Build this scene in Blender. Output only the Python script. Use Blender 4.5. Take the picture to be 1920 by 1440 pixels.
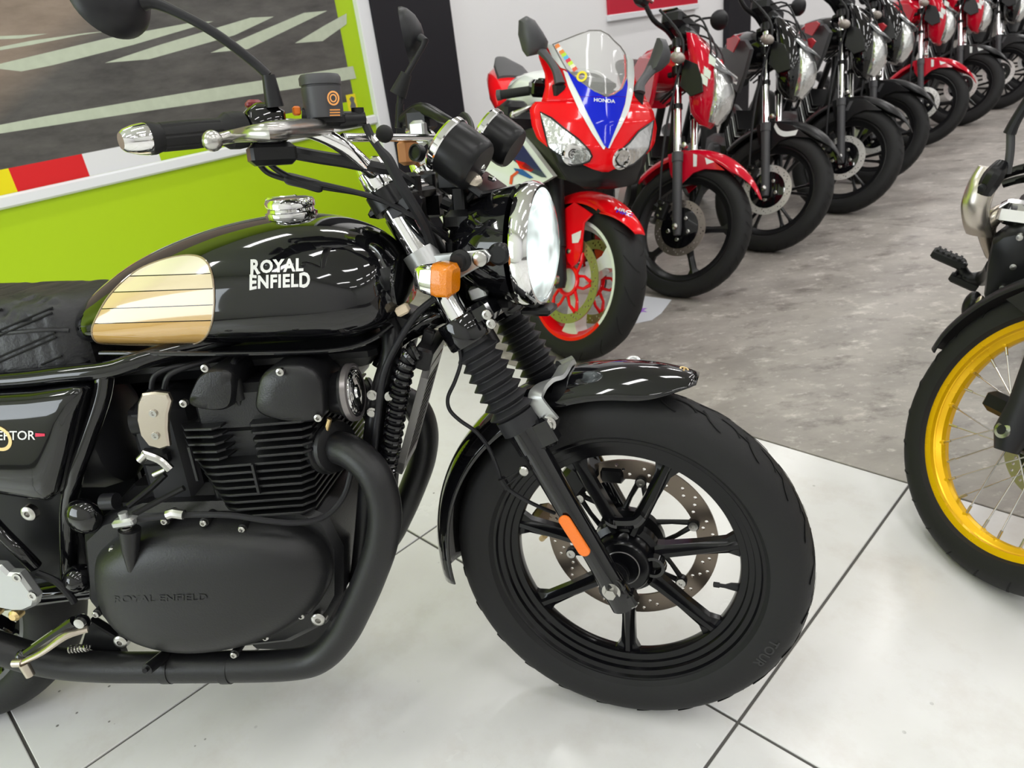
import bpy, bmesh, math, random
from math import sin, cos, pi, radians, sqrt, atan2, hypot, tan
from mathutils import Vector as V, Matrix, noise
for _o in list(bpy.data.objects): bpy.data.objects.remove(_o, do_unlink=True)
SC = bpy.context.scene; COL = SC.collection
random.seed(7)
LIGHTW, DAYW = 15.3, 55.
# ------------------------------------------------------------ camera, light, exposure
CAM_H, CAM_PITCH, CAM_ROLL, CAM_F = 1.18, .457825, .127303, 1359.17     # metres, radians, pixels at 1920 wide
_f = V((0, cos(CAM_PITCH), -sin(CAM_PITCH))); _r0 = V((1, 0, 0)); _u0 = _r0.cross(_f)
_r = cos(CAM_ROLL)*_r0 - sin(CAM_ROLL)*_u0; _u = sin(CAM_ROLL)*_r0 + cos(CAM_ROLL)*_u0
CAM_P = V((0, 0, CAM_H))
_cd = bpy.data.cameras.new('camera'); _cd.sensor_width = 36; _cd.lens = CAM_F*36/1920; _cd.clip_start = .02; _cd.clip_end = 200; _cd.dof.use_dof = True; _cd.dof.focus_distance = 1.05; _cd.dof.aperture_fstop = 9
_co = bpy.data.objects.new('camera', _cd); COL.objects.link(_co)
_m = Matrix((_r, _u, -_f)).transposed().to_4x4(); _m.translation = CAM_P; _co.matrix_world = _m; SC.camera = _co
SC.view_settings.view_transform = 'Standard'; SC.view_settings.look = 'None'; SC.view_settings.gamma = 1
SC.view_settings.use_curve_mapping = False; SC.view_settings.exposure = 0.0
_w = bpy.data.worlds.new('world'); SC.world = _w; _w.use_nodes = True
_w.node_tree.nodes['Background'].inputs[0].default_value = (.9, .95, 1, 1); _w.node_tree.nodes['Background'].inputs[1].default_value = .25
# the hall runs along WD; WN points from the hall through the long poster wall
WA = radians(42); WD = V((sin(WA), cos(WA), 0)); WN = V((-cos(WA), sin(WA), 0)); WP = V((-1.0, 3.93, 0))
def wl(a, b, z=0): return WP + WD*a + WN*b + V((0, 0, z))
def area(name, loc, xdir, zdir, sx, sy, power, col=(1, 1, 1)):
    L = bpy.data.lights.new(name, 'AREA'); L.shape = 'RECTANGLE'; L.size = sx; L.size_y = sy; L.energy = power; L.color = col
    o = bpy.data.objects.new(name, L); COL.objects.link(o)
    z = -V(zdir).normalized(); x = V(xdir).normalized(); y = z.cross(x); x = y.cross(z)
    mm = Matrix((x, y, z)).transposed().to_4x4(); mm.translation = loc; o.matrix_world = mm
CEIL = 3.7
for i in range(8):                                                        # fluorescent battens in rows down the hall
    for j in range(5):
        area('ceiling_tube_light', wl(-3.8 + i*2.3, -.9 - j*1.75, CEIL-.06), WD, (0, 0, -1), 1.25, .16, LIGHTW, (1, .99, .985))
area('shopfront_daylight', wl(-4.95, -1.3, 1.35), WN, WD, 1.9, 1.6, DAYW, (.86, .93, 1))
# ------------------------------------------------------------ frames: local axes of a bike / of its steering
class Fr:
    def __init__(s, O, heading, lean):
        s.O = V(O); a, e = radians(heading), radians(lean)
        s.f = V((cos(a), sin(a), 0)); s.u = V((sin(a)*sin(e), -cos(a)*sin(e), cos(e))); s.l = s.u.cross(s.f)
        s.M = Matrix((s.f, s.l, s.u)).transposed().to_4x4(); s.M.translation = s.O
    def at(s, x, y, lat=0.):                                              # point of the photograph on the plane `lat` metres left of the centre plane
        d = (x-960)/CAM_F*_r - (y-720)/CAM_F*_u + _f
        t = ((s.O + s.l*lat - CAM_P).dot(s.l))/d.dot(s.l); q = CAM_P + t*d - s.O
        return V((q.dot(s.f), lat, q.dot(s.u)))
    def pts(s, lat, *ps): return [s.at(p[0], p[1], p[2] if len(p) > 2 else lat) for p in ps]
def ground(x, y, z=0):
    d = (x-960)/CAM_F*_r - (y-720)/CAM_F*_u + _f
    return CAM_P + d*((z-CAM_H)/d.z)
# ------------------------------------------------------------ materials
MATS = {}
def mat(name, col, rough=.5, metal=0., coat=0., bump=0., bscale=60., var=.0, vscale=8., spec=.5, trans=0., emit=None, estr=0., aniso=None, alpha=None):
    if name in MATS: return MATS[name]
    m = bpy.data.materials.new(name); m.use_nodes = True; nt = m.node_tree; b = nt.nodes['Principled BSDF']
    c = tuple(col)+(1,) if len(col) == 3 else col
    b.inputs['Base Color'].default_value = c; b.inputs['Roughness'].default_value = rough; b.inputs['Metallic'].default_value = metal
    b.inputs['Coat Weight'].default_value = coat; b.inputs['Coat Roughness'].default_value = .03
    b.inputs['Specular IOR Level'].default_value = spec; b.inputs['Transmission Weight'].default_value = trans
    if alpha is not None: b.inputs['Alpha'].default_value = alpha
    if emit: b.inputs['Emission Color'].default_value = tuple(emit)+(1,); b.inputs['Emission Strength'].default_value = estr
    tc = nt.nodes.new('ShaderNodeTexCoord'); nz = nt.nodes.new('ShaderNodeTexNoise'); nz.inputs['Scale'].default_value = vscale; nz.inputs['Detail'].default_value = 4
    nt.links.new(tc.outputs['Object'], nz.inputs['Vector'])
    if var > 0:
        mx = nt.nodes.new('ShaderNodeMix'); mx.data_type = 'RGBA'; mx.inputs[6].default_value = tuple(max(0, k*(1-var)) for k in c[:3])+(1,); mx.inputs[7].default_value = tuple(min(1, k*(1+var)) for k in c[:3])+(1,)
        nt.links.new(nz.outputs['Fac'], mx.inputs[0]); nt.links.new(mx.outputs[2], b.inputs['Base Color'])
    mr = nt.nodes.new('ShaderNodeMapRange'); mr.inputs['To Min'].default_value = rough*.9; mr.inputs['To Max'].default_value = min(1, rough*1.1+.005)
    nt.links.new(nz.outputs['Fac'], mr.inputs['Value']); nt.links.new(mr.outputs[0], b.inputs['Roughness'])
    if bump > 0:
        n2 = nt.nodes.new('ShaderNodeTexNoise'); n2.inputs['Scale'].default_value = bscale; n2.inputs['Detail'].default_value = 3
        bp = nt.nodes.new('ShaderNodeBump'); bp.inputs['Strength'].default_value = bump; bp.inputs['Distance'].default_value = .002
        nt.links.new(tc.outputs['Object'], n2.inputs['Vector']); nt.links.new(n2.outputs['Fac'], bp.inputs['Height']); nt.links.new(bp.outputs[0], b.inputs['Normal'])
    MATS[name] = m; return m
# ------------------------------------------------------------ mesh collector
def catmull(P, n=6, closed=False):
    P = [V(p) for p in P]; N = len(P); out = []
    if N < 3: return P
    for i in range(N if closed else N-1):
        g = (lambda k: P[k % N]) if closed else (lambda k: P[min(max(k, 0), N-1)])
        p0, p1, p2, p3 = g(i-1), g(i), g(i+1), g(i+2)
        for k in range(n):
            t = k/n
            out.append(.5*((2*p1)+(p2-p0)*t+(2*p0-5*p1+4*p2-p3)*t*t+(3*p1-p0-3*p2+p3)*t**3))
    if not closed: out.append(P[-1])
    return out
def perp(d):
    d = V(d).normalized(); a = V((0, 0, 1)) if abs(d.z) < .9 else V((1, 0, 0))
    x = a.cross(d).normalized(); return x, d.cross(x)
class G:
    def __init__(s): s.v = []; s.f = []; s.mi = []; s.m = 0
    def add(s, vs, fs):
        o = len(s.v); s.v += [V(v) for v in vs]
        for f in fs: s.f.append([o+i for i in f]); s.mi.append(s.m)
        return s
    def rings(s, R, closed=False, cap=True, capend=None):
        n = len(R[0]); vs = [p for r in R for p in r]; fs = []; k = len(R)
        for i in range(k if closed else k-1):
            j = (i+1) % k
            for a in range(n): b = (a+1) % n; fs.append((i*n+a, i*n+b, j*n+b, j*n+a))
        if cap and not closed:
            fs.append(tuple(range(n))[::-1]); fs.append(tuple((k-1)*n+a for a in range(n)))
        return s.add(vs, fs)
    def grid(s, R, cu=False):
        n = len(R[0]); fs = []
        for i in range(len(R)-1):
            for a in range(n if cu else n-1): b = (a+1) % n; fs.append((i*n+a, i*n+b, (i+1)*n+b, (i+1)*n+a))
        return s.add([p for r in R for p in r], fs)
    def tube(s, P, r, n=10, sm=0, closed=False, cap=True, flat=1.):
        P = [V(p) for p in P]
        if sm:
            if isinstance(r, (list, tuple)): 
                rr = catmull([(q, 0, 0) for q in r], sm, closed); r = [q.x for q in rr]
            P = catmull(P, sm, closed)
        k = len(P); R = []; px = None
        for i in range(k):
            a = P[(i-1) % k] if closed or i > 0 else P[i]; b = P[(i+1) % k] if closed or i < k-1 else P[i]
            d = (b-a).normalized() if (b-a).length > 1e-9 else V((0, 0, 1))
            if px is None: px, py = perp(d)
            else:
                px = (px - d*px.dot(d)); px = px.normalized() if px.length > 1e-6 else perp(d)[0]; py = d.cross(px)
            ri = r[min(i, len(r)-1)] if isinstance(r, (list, tuple)) else r
            R.append([P[i] + px*ri*cos(2*pi*t/n) + py*ri*flat*sin(2*pi*t/n) for t in range(n)])
        return s.rings(R, closed, cap)
    def cyl(s, a, b, r0, r1=None, n=16): return s.tube([a, b], [r0, r0 if r1 is None else r1], n)
    def lathe(s, O, ax, prof, n=32, cap=True, ref=None, a0=0, a1=2*pi):
        O = V(O); ax = V(ax).normalized()
        x, y = perp(ax) if ref is None else (V(ref), ax.cross(V(ref)))
        if a1-a0 > 2*pi-1e-4:
            return s.rings([[O+ax*h+(x*cos(2*pi*t/n)+y*sin(2*pi*t/n))*r for t in range(n)] for h, r in prof], False, cap)
        return s.grid([[O+ax*h+(x*cos(a0+(a1-a0)*t/n)+y*sin(a0+(a1-a0)*t/n))*r for t in range(n+1)] for h, r in prof])
    def ringprof(s, O, ax, prof, n=48, ref=None, a0=0, a1=2*pi):                 # closed profile revolved: tyres, rims, discs
        O = V(O); ax = V(ax).normalized(); x, y = perp(ax) if ref is None else (V(ref), ax.cross(V(ref)))
        full = a1-a0 > 2*pi-1e-4; N = n if full else n+1; R = []
        for t in range(N):
            a = a0+(a1-a0)*t/n; d = x*cos(a)+y*sin(a); R.append([O+ax*h+d*r for h, r in prof])
        return s.rings(R, full, True)
    def box(s, c, sz, X=(1, 0, 0), Y=(0, 1, 0), b=0., Z=None):
        X = V(X).normalized(); Y = V(Y); Z = V(Z).normalized() if Z else X.cross(Y).normalized(); Y = Z.cross(X); c = V(c)
        hx, hy, hz = sz[0]/2, sz[1]/2, sz[2]/2
        if b <= 0:
            vs = [c+X*hx*i+Y*hy*j+Z*hz*k for k in (-1, 1) for j in (-1, 1) for i in (-1, 1)]
            return s.add(vs, [(0, 2, 3, 1), (4, 5, 7, 6), (0, 1, 5, 4), (2, 6, 7, 3), (0, 4, 6, 2), (1, 3, 7, 5)])
        b = min(b, hx*.95, hy*.95, hz*.95)
        R = []
        for z, e in ((-hz, b), (-hz+b, 0), (hz-b, 0), (hz, b)):
            ax, ay = hx-e, hy-e; q = b*.6
            R.append([c+X*px+Y*py+Z*z for px, py in ((ax-q, -ay), (ax, -ay+q), (ax, ay-q), (ax-q, ay), (-ax+q, ay), (-ax, ay-q), (-ax, -ay+q), (-ax+q, -ay))])
        return s.rings(R)
    def prism(s, P, d, b=0.):                                                    # outline P extruded by vector d (bevelled by b at both faces)
        P = [V(p) for p in P]; d = V(d)
        if b <= 0: return s.rings([P, [p+d for p in P]])
        cen = sum(P, V())/len(P); dn = d.normalized()
        nrm = V()
        for i in range(len(P)): nrm += P[i].cross(P[(i+1) % len(P)])
        def inset(k):
            out = []
            for i in range(len(P)):
                e0 = (P[i]-P[i-1]); e1 = (P[(i+1) % len(P)]-P[i]); t = e0.normalized()+e1.normalized()
                t = t.normalized() if t.length > 1e-6 else e1.normalized()
                nn = nrm.cross(t).normalized(); out.append(P[i]+nn*k)
            return out
        I = inset(b)
        return s.rings([I, [p+dn*b for p in P], [p+d-dn*b for p in P], [p+d for p in I]])
    def sphere(s, c, r, n=12, m=8, sc=(1, 1, 1), X=(1, 0, 0), Y=(0, 1, 0)):
        c = V(c); X = V(X).normalized(); Y = V(Y); Z = X.cross(Y).normalized(); Y = Z.cross(X); R = []
        for i in range(m+1):
            a = -pi/2+pi*i/m; q = max(cos(a), 1e-3)
            R.append([c+X*r*sc[0]*q*cos(2*pi*t/n)+Y*r*sc[1]*q*sin(2*pi*t/n)+Z*r*sc[2]*sin(a) for t in range(n)])
        return s.rings(R)
    def ring(s, c, ax, R, r, n=32, m=8): return s.ringprof(c, ax, [(r*cos(2*pi*t/m), R+r*sin(2*pi*t/m)) for t in range(m)], n)
    def bolt(s, c, ax, r=.006, h=.005, hexa=True):
        c = V(c); ax = V(ax).normalized()
        s.cyl(c, c+ax*h*.35, r*1.35, n=12); s.cyl(c+ax*h*.3, c+ax*h, r, n=6 if hexa else 12)
        if not hexa: pass
        return s
    def mir(s):                                                                  # add the mirror image over the centre plane y=0
        o = len(s.v); s.v += [V((p.x, -p.y, p.z)) for p in s.v]
        k = len(s.f)
        for i in range(k): s.f.append([o+j for j in s.f[i]][::-1]); s.mi.append(s.mi[i])
        return s
    def xf(s, M): s.v = [M @ p for p in s.v]; return s
def build(name, g, m, parent=None, M=None, sharp=35, sub=0, loc=None):
    me = bpy.data.meshes.new(name)
    vs = [M @ p for p in g.v] if M is not None else g.v
    me.from_pydata([tuple(p) for p in vs], [], g.f)
    for q in (m if isinstance(m, (list, tuple)) else [m]): me.materials.append(q)
    if any(g.mi): me.polygons.foreach_set('material_index', g.mi)
    bm = bmesh.new(); bm.from_mesh(me); bmesh.ops.recalc_face_normals(bm, faces=bm.faces); bm.to_mesh(me); bm.free()
    me.polygons.foreach_set('use_smooth', [True]*len(me.polygons)); me.set_sharp_from_angle(angle=radians(sharp)); me.update()
    o = bpy.data.objects.new(name, me); COL.objects.link(o)
    if parent is not None: o.parent = parent
    if sub: md = o.modifiers.new('sub', 'SUBSURF'); md.levels = sub; md.render_levels = sub
    return o
def thing(name, label, cat, M=None, group=None):
    o = bpy.data.objects.new(name, None); COL.objects.link(o); o.empty_display_size = .1
    if M is not None: o.matrix_world = M
    o['label'] = label; o['category'] = cat
    if group: o['group'] = group
    return o
def struct(o): o['kind'] = 'structure'; return o
def tag(o, label, cat, group=None):
    o['label'] = label; o['category'] = cat
    if group: o['group'] = group
    return o
_FONTS = {}
def text_geo(body, size, bold=0., shear=0., sx=1., align='CENTER', spacing=1.):
    cu = bpy.data.curves.new('t', 'FONT'); cu.body = body; cu.size = size; cu.offset = bold; cu.shear = shear; cu.align_x = align; cu.align_y = 'CENTER'; cu.resolution_u = 3; cu.space_character = spacing
    o = bpy.data.objects.new('t', cu); COL.objects.link(o)
    dg = bpy.context.evaluated_depsgraph_get(); me = bpy.data.meshes.new_from_object(o.evaluated_get(dg))
    g = G(); g.v = [V((p.co.x*sx, p.co.y, 0)) for p in me.vertices]; g.f = [list(p.vertices) for p in me.polygons]; g.mi = [0]*len(g.f)
    bpy.data.objects.remove(o, do_unlink=True); bpy.data.meshes.remove(me); bpy.data.curves.remove(cu)
    return g
def flat_text(name, body, size, m, parent, O, X, Y, lift=.0006, **k):
    g = text_geo(body, size, **k); O = V(O); X = V(X).normalized(); Y = V(Y); Z = X.cross(Y).normalized(); Y = Z.cross(X)
    g.v = [O+X*p.x+Y*p.y+Z*lift for p in g.v]
    return build(name, g, m, parent)
# ------------------------------------------------------------ the hall
def floor_mat(name, base, lo, hi, sc, stretch, rough, specks=None, scuff=None, rot=43.3):
    m = bpy.data.materials.new(name); m.use_nodes = True; nt = m.node_tree; b = nt.nodes['Principled BSDF']; L = nt.links
    geo = nt.nodes.new('ShaderNodeNewGeometry'); mp = nt.nodes.new('ShaderNodeMapping'); mp.inputs['Rotation'].default_value = (0, 0, radians(rot)); mp.inputs['Scale'].default_value = stretch
    L.new(geo.outputs['Position'], mp.inputs['Vector'])
    def nz(scale, det=6, rg=.6):
        n = nt.nodes.new('ShaderNodeTexNoise'); n.inputs['Scale'].default_value = scale; n.inputs['Detail'].default_value = det; n.inputs['Roughness'].default_value = rg
        L.new(mp.outputs[0], n.inputs['Vector']); return n
    def ramp(n, a, b_, c0, c1):
        r = nt.nodes.new('ShaderNodeValToRGB'); r.color_ramp.elements[0].position = a; r.color_ramp.elements[1].position = b_
        r.color_ramp.elements[0].color = (*c0, 1); r.color_ramp.elements[1].color = (*c1, 1); L.new(n.outputs['Fac'], r.inputs[0]); return r
    def mixc(kind, fac, A, B):
        x = nt.nodes.new('ShaderNodeMix'); x.data_type = 'RGBA'; x.blend_type = kind; x.inputs[0].default_value = fac
        L.new(A, x.inputs[6]); L.new(B, x.inputs[7]); return x.outputs[2]
    col = ramp(nz(sc), .3, .7, lo, hi).outputs[0]
    if scuff:
        for (s_, a, b_, c0, c1, kind) in scuff: col = mixc(kind, 1., col, ramp(nz(s_, 8, .7), a, b_, c0, c1).outputs[0])
    if specks:
        v = nt.nodes.new('ShaderNodeTexVoronoi'); v.inputs['Scale'].default_value = specks[0]; L.new(geo.outputs['Position'], v.inputs['Vector'])
        r = nt.nodes.new('ShaderNodeValToRGB'); r.color_ramp.elements[0].position = specks[1]; r.color_ramp.elements[1].position = specks[1]+.02
        r.color_ramp.elements[0].color = (.12, .11, .1, 1); r.color_ramp.elements[1].color = (1, 1, 1, 1); L.new(v.outputs['Distance'], r.inputs[0])
        msk = ramp(nz(1.7), .50, .62, (1, 1, 1), (0, 0, 0)); 
        add = nt.nodes.new('ShaderNodeMix'); add.data_type = 'RGBA'; add.blend_type = 'LIGHTEN'; add.inputs[0].default_value = 1; L.new(r.outputs[0], add.inputs[6]); L.new(msk.outputs[0], add.inputs[7])
        col = mixc('MULTIPLY', .8, col, add.outputs[2])
    L.new(col, b.inputs['Base Color'])
    rr = ramp(nz(sc*2), .3, .7, (rough*.8,)*3, (min(1, rough*1.3),)*3); L.new(rr.outputs[0], b.inputs['Roughness'])
    bp = nt.nodes.new('ShaderNodeBump'); bp.inputs['Strength'].default_value = .08; bp.inputs['Distance'].default_value = .002; L.new(nz(30).outputs['Fac'], bp.inputs['Height']); L.new(bp.outputs[0], b.inputs['Normal'])
    return m
M_TILE = floor_mat('white_porcelain', None, (.68, .665, .655), (.785, .78, .785), 1.6, (1, 1, 1), .22, specks=(19, .05), scuff=[(5, .28, .5, (.90, .87, .85), (1, 1, 1), 'MULTIPLY')])
M_CONC = floor_mat('worn_concrete', None, (.27, .25, .23), (.41, .385, .36), 1.3, (.8, 1.25, 1), .40,
                   rot=0, scuff=[(3.2, .3, .62, (.70, .68, .67), (1.12, 1.1, 1.08), 'MULTIPLY'), (9, .56, .70, (0, 0, 0), (.26, .245, .23), 'ADD'), (24, .58, .68, (0, 0, 0), (.24, .23, .22), 'ADD'), (7, .32, .46, (.50, .48, .47), (1, 1, 1), 'MULTIPLY')])
M_GROUT = mat('dark_joint', (.10, .095, .09), .8)
M_WALL = mat('white_paint', (.87, .87, .88), .6, bump=.15, bscale=40)
M_LIME = mat('lime_paint', (.42, .62, .0), .5, bump=.15, bscale=40)
M_BLACKP = mat('black_paint', (.013, .012, .016), .55, bump=.1, spec=.25)
M_TRIM = mat('white_trim', (.80, .81, .84), .4)
M_CEIL = mat('ceiling_paint', (.78, .78, .76), .7)
def wbox(name, a0, a1, b0, b1, z0, z1, m, parent=None, bev=0.):
    g = G(); g.box(wl((a0+a1)/2, (b0+b1)/2, (z0+z1)/2), (a1-a0, b1-b0, z1-z0), WD, WN, bev, Z=(0, 0, 1)); return build(name, g, m, parent)
fl = struct(wbox('floor', -5.2, 30, -9.2, .15, -.12, -.004, M_GROUT))
TA = radians(46.686); D1 = V((sin(TA), cos(TA), 0)); D2 = V((cos(TA), -sin(TA), 0)); TS = .91; JT = .006
T1 = ground(1383.75, 1353.3)
def slab(name, p, sx, sy, m):
    g = G(); o = p.copy(); q = .0015
    c = [(0, 0), (sx-JT, 0), (sx-JT, sy-JT), (0, sy-JT)]
    top = [o+D2*(x+JT/2+(q if x == 0 else -q))+D1*(y+JT/2+(q if y == 0 else -q)) for x, y in c]
    low = [o+D2*(x+JT/2)+D1*(y+JT/2)-V((0, 0, q)) for x, y in c]
    g.rings([[p_-V((0, 0, .004)) for p_ in low], low, top]); return build(name, g, m, fl)
e0 = T1.dot(D2); w0 = T1.dot(D1)
for i in range(-4, 4):
    for j in range(-4, 1): slab('tile', D2*(e0+i*TS)+D1*(w0+j*TS), TS, TS, M_TILE)
for i in range(-2, 3):
    for j in range(0, 8): slab('concrete_slab', D2*(-3.2+i*7)+D1*(w0+TS+j*2.33), 7, 2.33, M_CONC)
struct(wbox('ceiling', -5.2, 30, -9.2, .15, CEIL, CEIL+.1, M_CEIL))
# long wall: painted lime up to the white upright, then a black pilaster and white plaster
wb = struct(wbox('wall_back', -5.2, 30, 0, .15, 0, CEIL, M_WALL))
wbox('lime_board', -5.2, .62, -.012, 0, 0, CEIL, M_LIME, wb)
struct(wbox('wall_front', -5.2, 30, -9.35, -9.2, 0, CEIL, M_WALL))
struct(wbox('wall_far', 30, 30.15, -9.2, 0, 0, CEIL, M_WALL))
struct(wbox('wall_near', -5.35, -5.2, -9.2, 0, 0, CEIL, M_WALL))
struct(wbox('trim_1', .615, .70, -.045, 0, 0, CEIL, M_TRIM, None, .006))
struct(wbox('trim_2', .70, 1.315, -.06, 0, 0, CEIL, M_BLACKP, None, .004))
struct(wbox('trim_3', 5.24, 5.78, -.06, 0, 0, CEIL, M_BLACKP, None, .004))
tr = struct(wbox('trim_4', -5.2, .615, -.035, -.012, .765, .815, M_TRIM, None, .008))
# printed street poster with a coloured border strip at its foot
def poster_mat():
    m = bpy.data.materials.new('street_print'); m.use_nodes = True; nt = m.node_tree; b = nt.nodes['Principled BSDF']; L = nt.links
    uv = nt.nodes.new('ShaderNodeTexCoord'); mp = nt.nodes.new('ShaderNodeMapping'); mp.inputs['Scale'].default_value = (1.2, 4, 1)
    L.new(uv.outputs['UV'], mp.inputs[0]); n = nt.nodes.new('ShaderNodeTexNoise'); n.inputs['Scale'].default_value = 3; n.inputs['Detail'].default_value = 9; n.inputs['Roughness'].default_value = .7
    L.new(mp.outputs[0], n.inputs['Vector']); r = nt.nodes.new('ShaderNodeValToRGB'); r.color_ramp.elements[0].position = .3; r.color_ramp.elements[1].position = .72
    r.color_ramp.elements[0].color = (.045, .042, .04, 1); r.color_ramp.elements[1].color = (.125, .118, .11, 1); L.new(n.outputs['Fac'], r.inputs[0])
    # warm, brighter paving towards the upper left of the printed picture
    sx = nt.nodes.new('ShaderNodeSeparateXYZ'); L.new(uv.outputs['UV'], sx.inputs[0])
    ad = nt.nodes.new('ShaderNodeMath'); ad.operation = 'MULTIPLY_ADD'; ad.inputs[1].default_value = -.55; L.new(sx.outputs[0], ad.inputs[0]); L.new(sx.outputs[1], ad.inputs[2])
    r2 = nt.nodes.new('ShaderNodeValToRGB'); r2.color_ramp.elements[0].position = .06; r2.color_ramp.elements[1].position = .22; L.new(ad.outputs[0], r2.inputs[0])
    mx = nt.nodes.new('ShaderNodeMix'); mx.data_type = 'RGBA'; L.new(r2.outputs[0], mx.inputs[0]); L.new(r.outputs[0], mx.inputs[6])
    r3 = nt.nodes.new('ShaderNodeValToRGB'); r3.color_ramp.elements[0].color = (.12, .085, .06, 1); r3.color_ramp.elements[1].color = (.42, .33, .26, 1); L.new(n.outputs['Fac'], r3.inputs[0]); L.new(r3.outputs[0], mx.inputs[7])
    L.new(mx.outputs[2], b.inputs['Base Color']); b.inputs['Roughness'].default_value = .45
    return m
def wpx(x, y, off):                                                        # photograph point on the wall plane `off` metres in front of it
    d = (x-960)/CAM_F*_r - (y-720)/CAM_F*_u + _f; t = ((WP - WN*off - CAM_P).dot(WN))/d.dot(WN); p = CAM_P + t*d; return (p-WP).dot(WD), p.z
po = thing('street_poster', 'large printed street scene with zebra crossing on the lime wall', 'poster', Matrix.Translation(wl(-.9, -.012, .815)))
def wpoly(name, P, off, m, parent, th=.0):
    g = G(); inv = parent.matrix_world.inverted()
    if th: g.prism([inv @ wl(a, -off, z) for a, z in P], inv.to_3x3() @ (-WN*th))
    else: g.add([inv @ wl(a, -off, z) for a, z in P], [tuple(range(len(P)))])
    return build(name, g, m, parent)
PR = wpx(652, 120, .02)[0]; ZB = .905
sh = wpoly('print_sheet', [(-2.6, ZB), (PR, ZB), (PR, 2.4), (-2.6, 2.4)], .012, poster_mat(), po, .003)
uvl = sh.data.uv_layers.new(name='uv')
for lp in sh.data.loops:
    q = po.matrix_world @ sh.data.vertices[lp.vertex_index].co - WP; uvl.data[lp.index].uv = (q.dot(WD)+1.4, q.z-.9)
M_PAINT = mat('printed_road_paint', (.50, .55, .43), .45, var=.12, vscale=30)
zeb = [[(-10, 236), (90, 217), (250, 190), (430, 160), (662, 124), (668, 147), (560, 165), (400, 190), (250, 212), (-10, 252)],
       [(-10, 128), (40, 134), (100, 122), (250, 84), (400, 40), (360, 42), (200, 72), (-10, 122)],
       [(197, 118), (280, 111), (440, 66), (514, 31), (470, 33), (300, 84)],
       [(395, 99), (465, 92), (560, 46), (614, 20), (570, 24), (480, 62)],
       [(553, 81), (605, 77), (650, 45), (650, 25), (610, 47)],
       [(-10, 96), (60, 84), (150, 66), (205, 58), (160, 62), (60, 76), (-10, 90)],
       [(-10, 74), (40, 72), (90, 63), (40, 66), (-10, 68)],
       [(-10, 110), (60, 98), (200, 64), (180, 64), (40, 95), (-10, 103)]]
for i, P in enumerate(zeb[:6] + zeb[6:7]):
    wpoly('road_stripe', [wpx(x, y, .016) for x, y in P], .0155, M_PAINT, po)
xs = [-2.6, wpx(22, 330, .02)[0], wpx(162, 310, .02)[0], wpx(293, 270, .02)[0], PR+.05]
for k, (mn, c) in enumerate((('yellow_band', (.85, .72, .0)), ('red_band', (.70, .008, .012)), ('white_band', (.78, .78, .80)), ('lime_band', (.42, .62, 0)))):
    wpoly('border_'+mn.split('_')[0], [(xs[k], .815), (xs[k+1], .815), (xs[k+1], ZB), (xs[k], ZB)], .012, mat(mn, c, .45), po, .003)
a, z = wpx(662, 195, .02)
st = thing('wall_sticker', 'small yellow sticker with a dark grey figure on lime wall edge', 'sticker', Matrix.Translation(wl(a, -.016, z)))
wpoly('sheet', [(a-.035, z-.05), (a+.03, z-.05), (a+.03, z+.05), (a-.035, z+.05)], .0155, mat('sticker_yellow', (.80, .68, .02), .4), st, .001)
wpoly('figure', [(a-.012, z-.042), (a+.018, z-.04), (a+.02, z-.005), (a+.012, z+.012), (a+.02, z+.03), (a, z+.04), (a-.016, z+.028), (a-.01, z+.008), (a-.02, z-.01)], .0168, mat('sticker_grey', (.12, .12, .13), .5), st)
sg = thing('wall_sign', 'red sign with a white lower edge on white wall above the sport bike', 'sign', Matrix.Translation(wl(3.9, 0, 1.1)))
z1 = wpx(1145, 40, .03)[1]; a0 = wpx(1144, 20, .03)[0]; inv = sg.matrix_world.inverted()
def wb2(name, A0, A1, B0, B1, Z0, Z1, m, par):
    g = G(); g.box(wl((A0+A1)/2, (B0+B1)/2, (Z0+Z1)/2), (A1-A0, B1-B0, Z1-Z0), WD, WN, .004, Z=(0, 0, 1)); return build(name, g, m, par, par.matrix_world.inverted())
wb2('panel', a0, a0+1.5, -.03, 0, z1+.04, 2.3, mat('sign_red', (.55, .01, .035), .4), sg)
wb2('lower_edge', a0-.01, a0+1.51, -.04, 0, z1, z1+.045, M_TRIM, sg)
# price sheet on the floor behind the sport bike's wheel
# ------------------------------------------------------------ shared bike materials
GLOSS = mat('gloss_black', (.004, .004, .005), .08, coat=1., spec=.12)
RIMB = mat('rim_black', (.004, .004, .005), .20, spec=.32)
SATIN = mat('satin_black', (.009, .009, .010), .30, spec=0.28)
MATTE = mat('matte_black', (.009, .009, .010), .42, bump=.15, bscale=300, spec=.42)
ENG = mat('engine_black', (.007, .007, .008), .36, bump=.2, bscale=400, spec=.45)
RUB = mat('tyre_rubber', (.0135, .0135, .014), .58, bump=.2, bscale=150, var=.12, vscale=12, spec=0.28)
GAIT = mat('gaiter_rubber', (.018, .018, .020), .5, spec=0.3)
PLAS = mat('black_plastic', (.014, .014, .016), .42, spec=0.3)
GREYP = mat('grey_plastic', (.055, .055, .06), .45)
CHR = mat('chrome', (.86, .86, .87), .06, 1.)
STEEL = mat('brushed_steel', (.50, .49, .47), .25, 1.)
ALU = mat('silver_paint', (.50, .51, .51), .33, .75)
WARM = mat('warm_alloy', (.52, .46, .39), .27, .95)
BRASS = mat('brass_tone', (.70, .52, .25), .35, .9)
LEATH = mat('seat_leather', (.013, .013, .015), .45, bump=.35, bscale=220)
AMB = mat('amber_lens', (.95, .28, .0), .15, trans=.25, coat=.5, bump=.6, bscale=350)
AMBR = mat('amber_reflector', (1., .20, .0), .3, coat=.6, bump=.9, bscale=700)
DISCM = mat('disc_steel', (.20, .165, .135), .30, .85)
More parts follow.
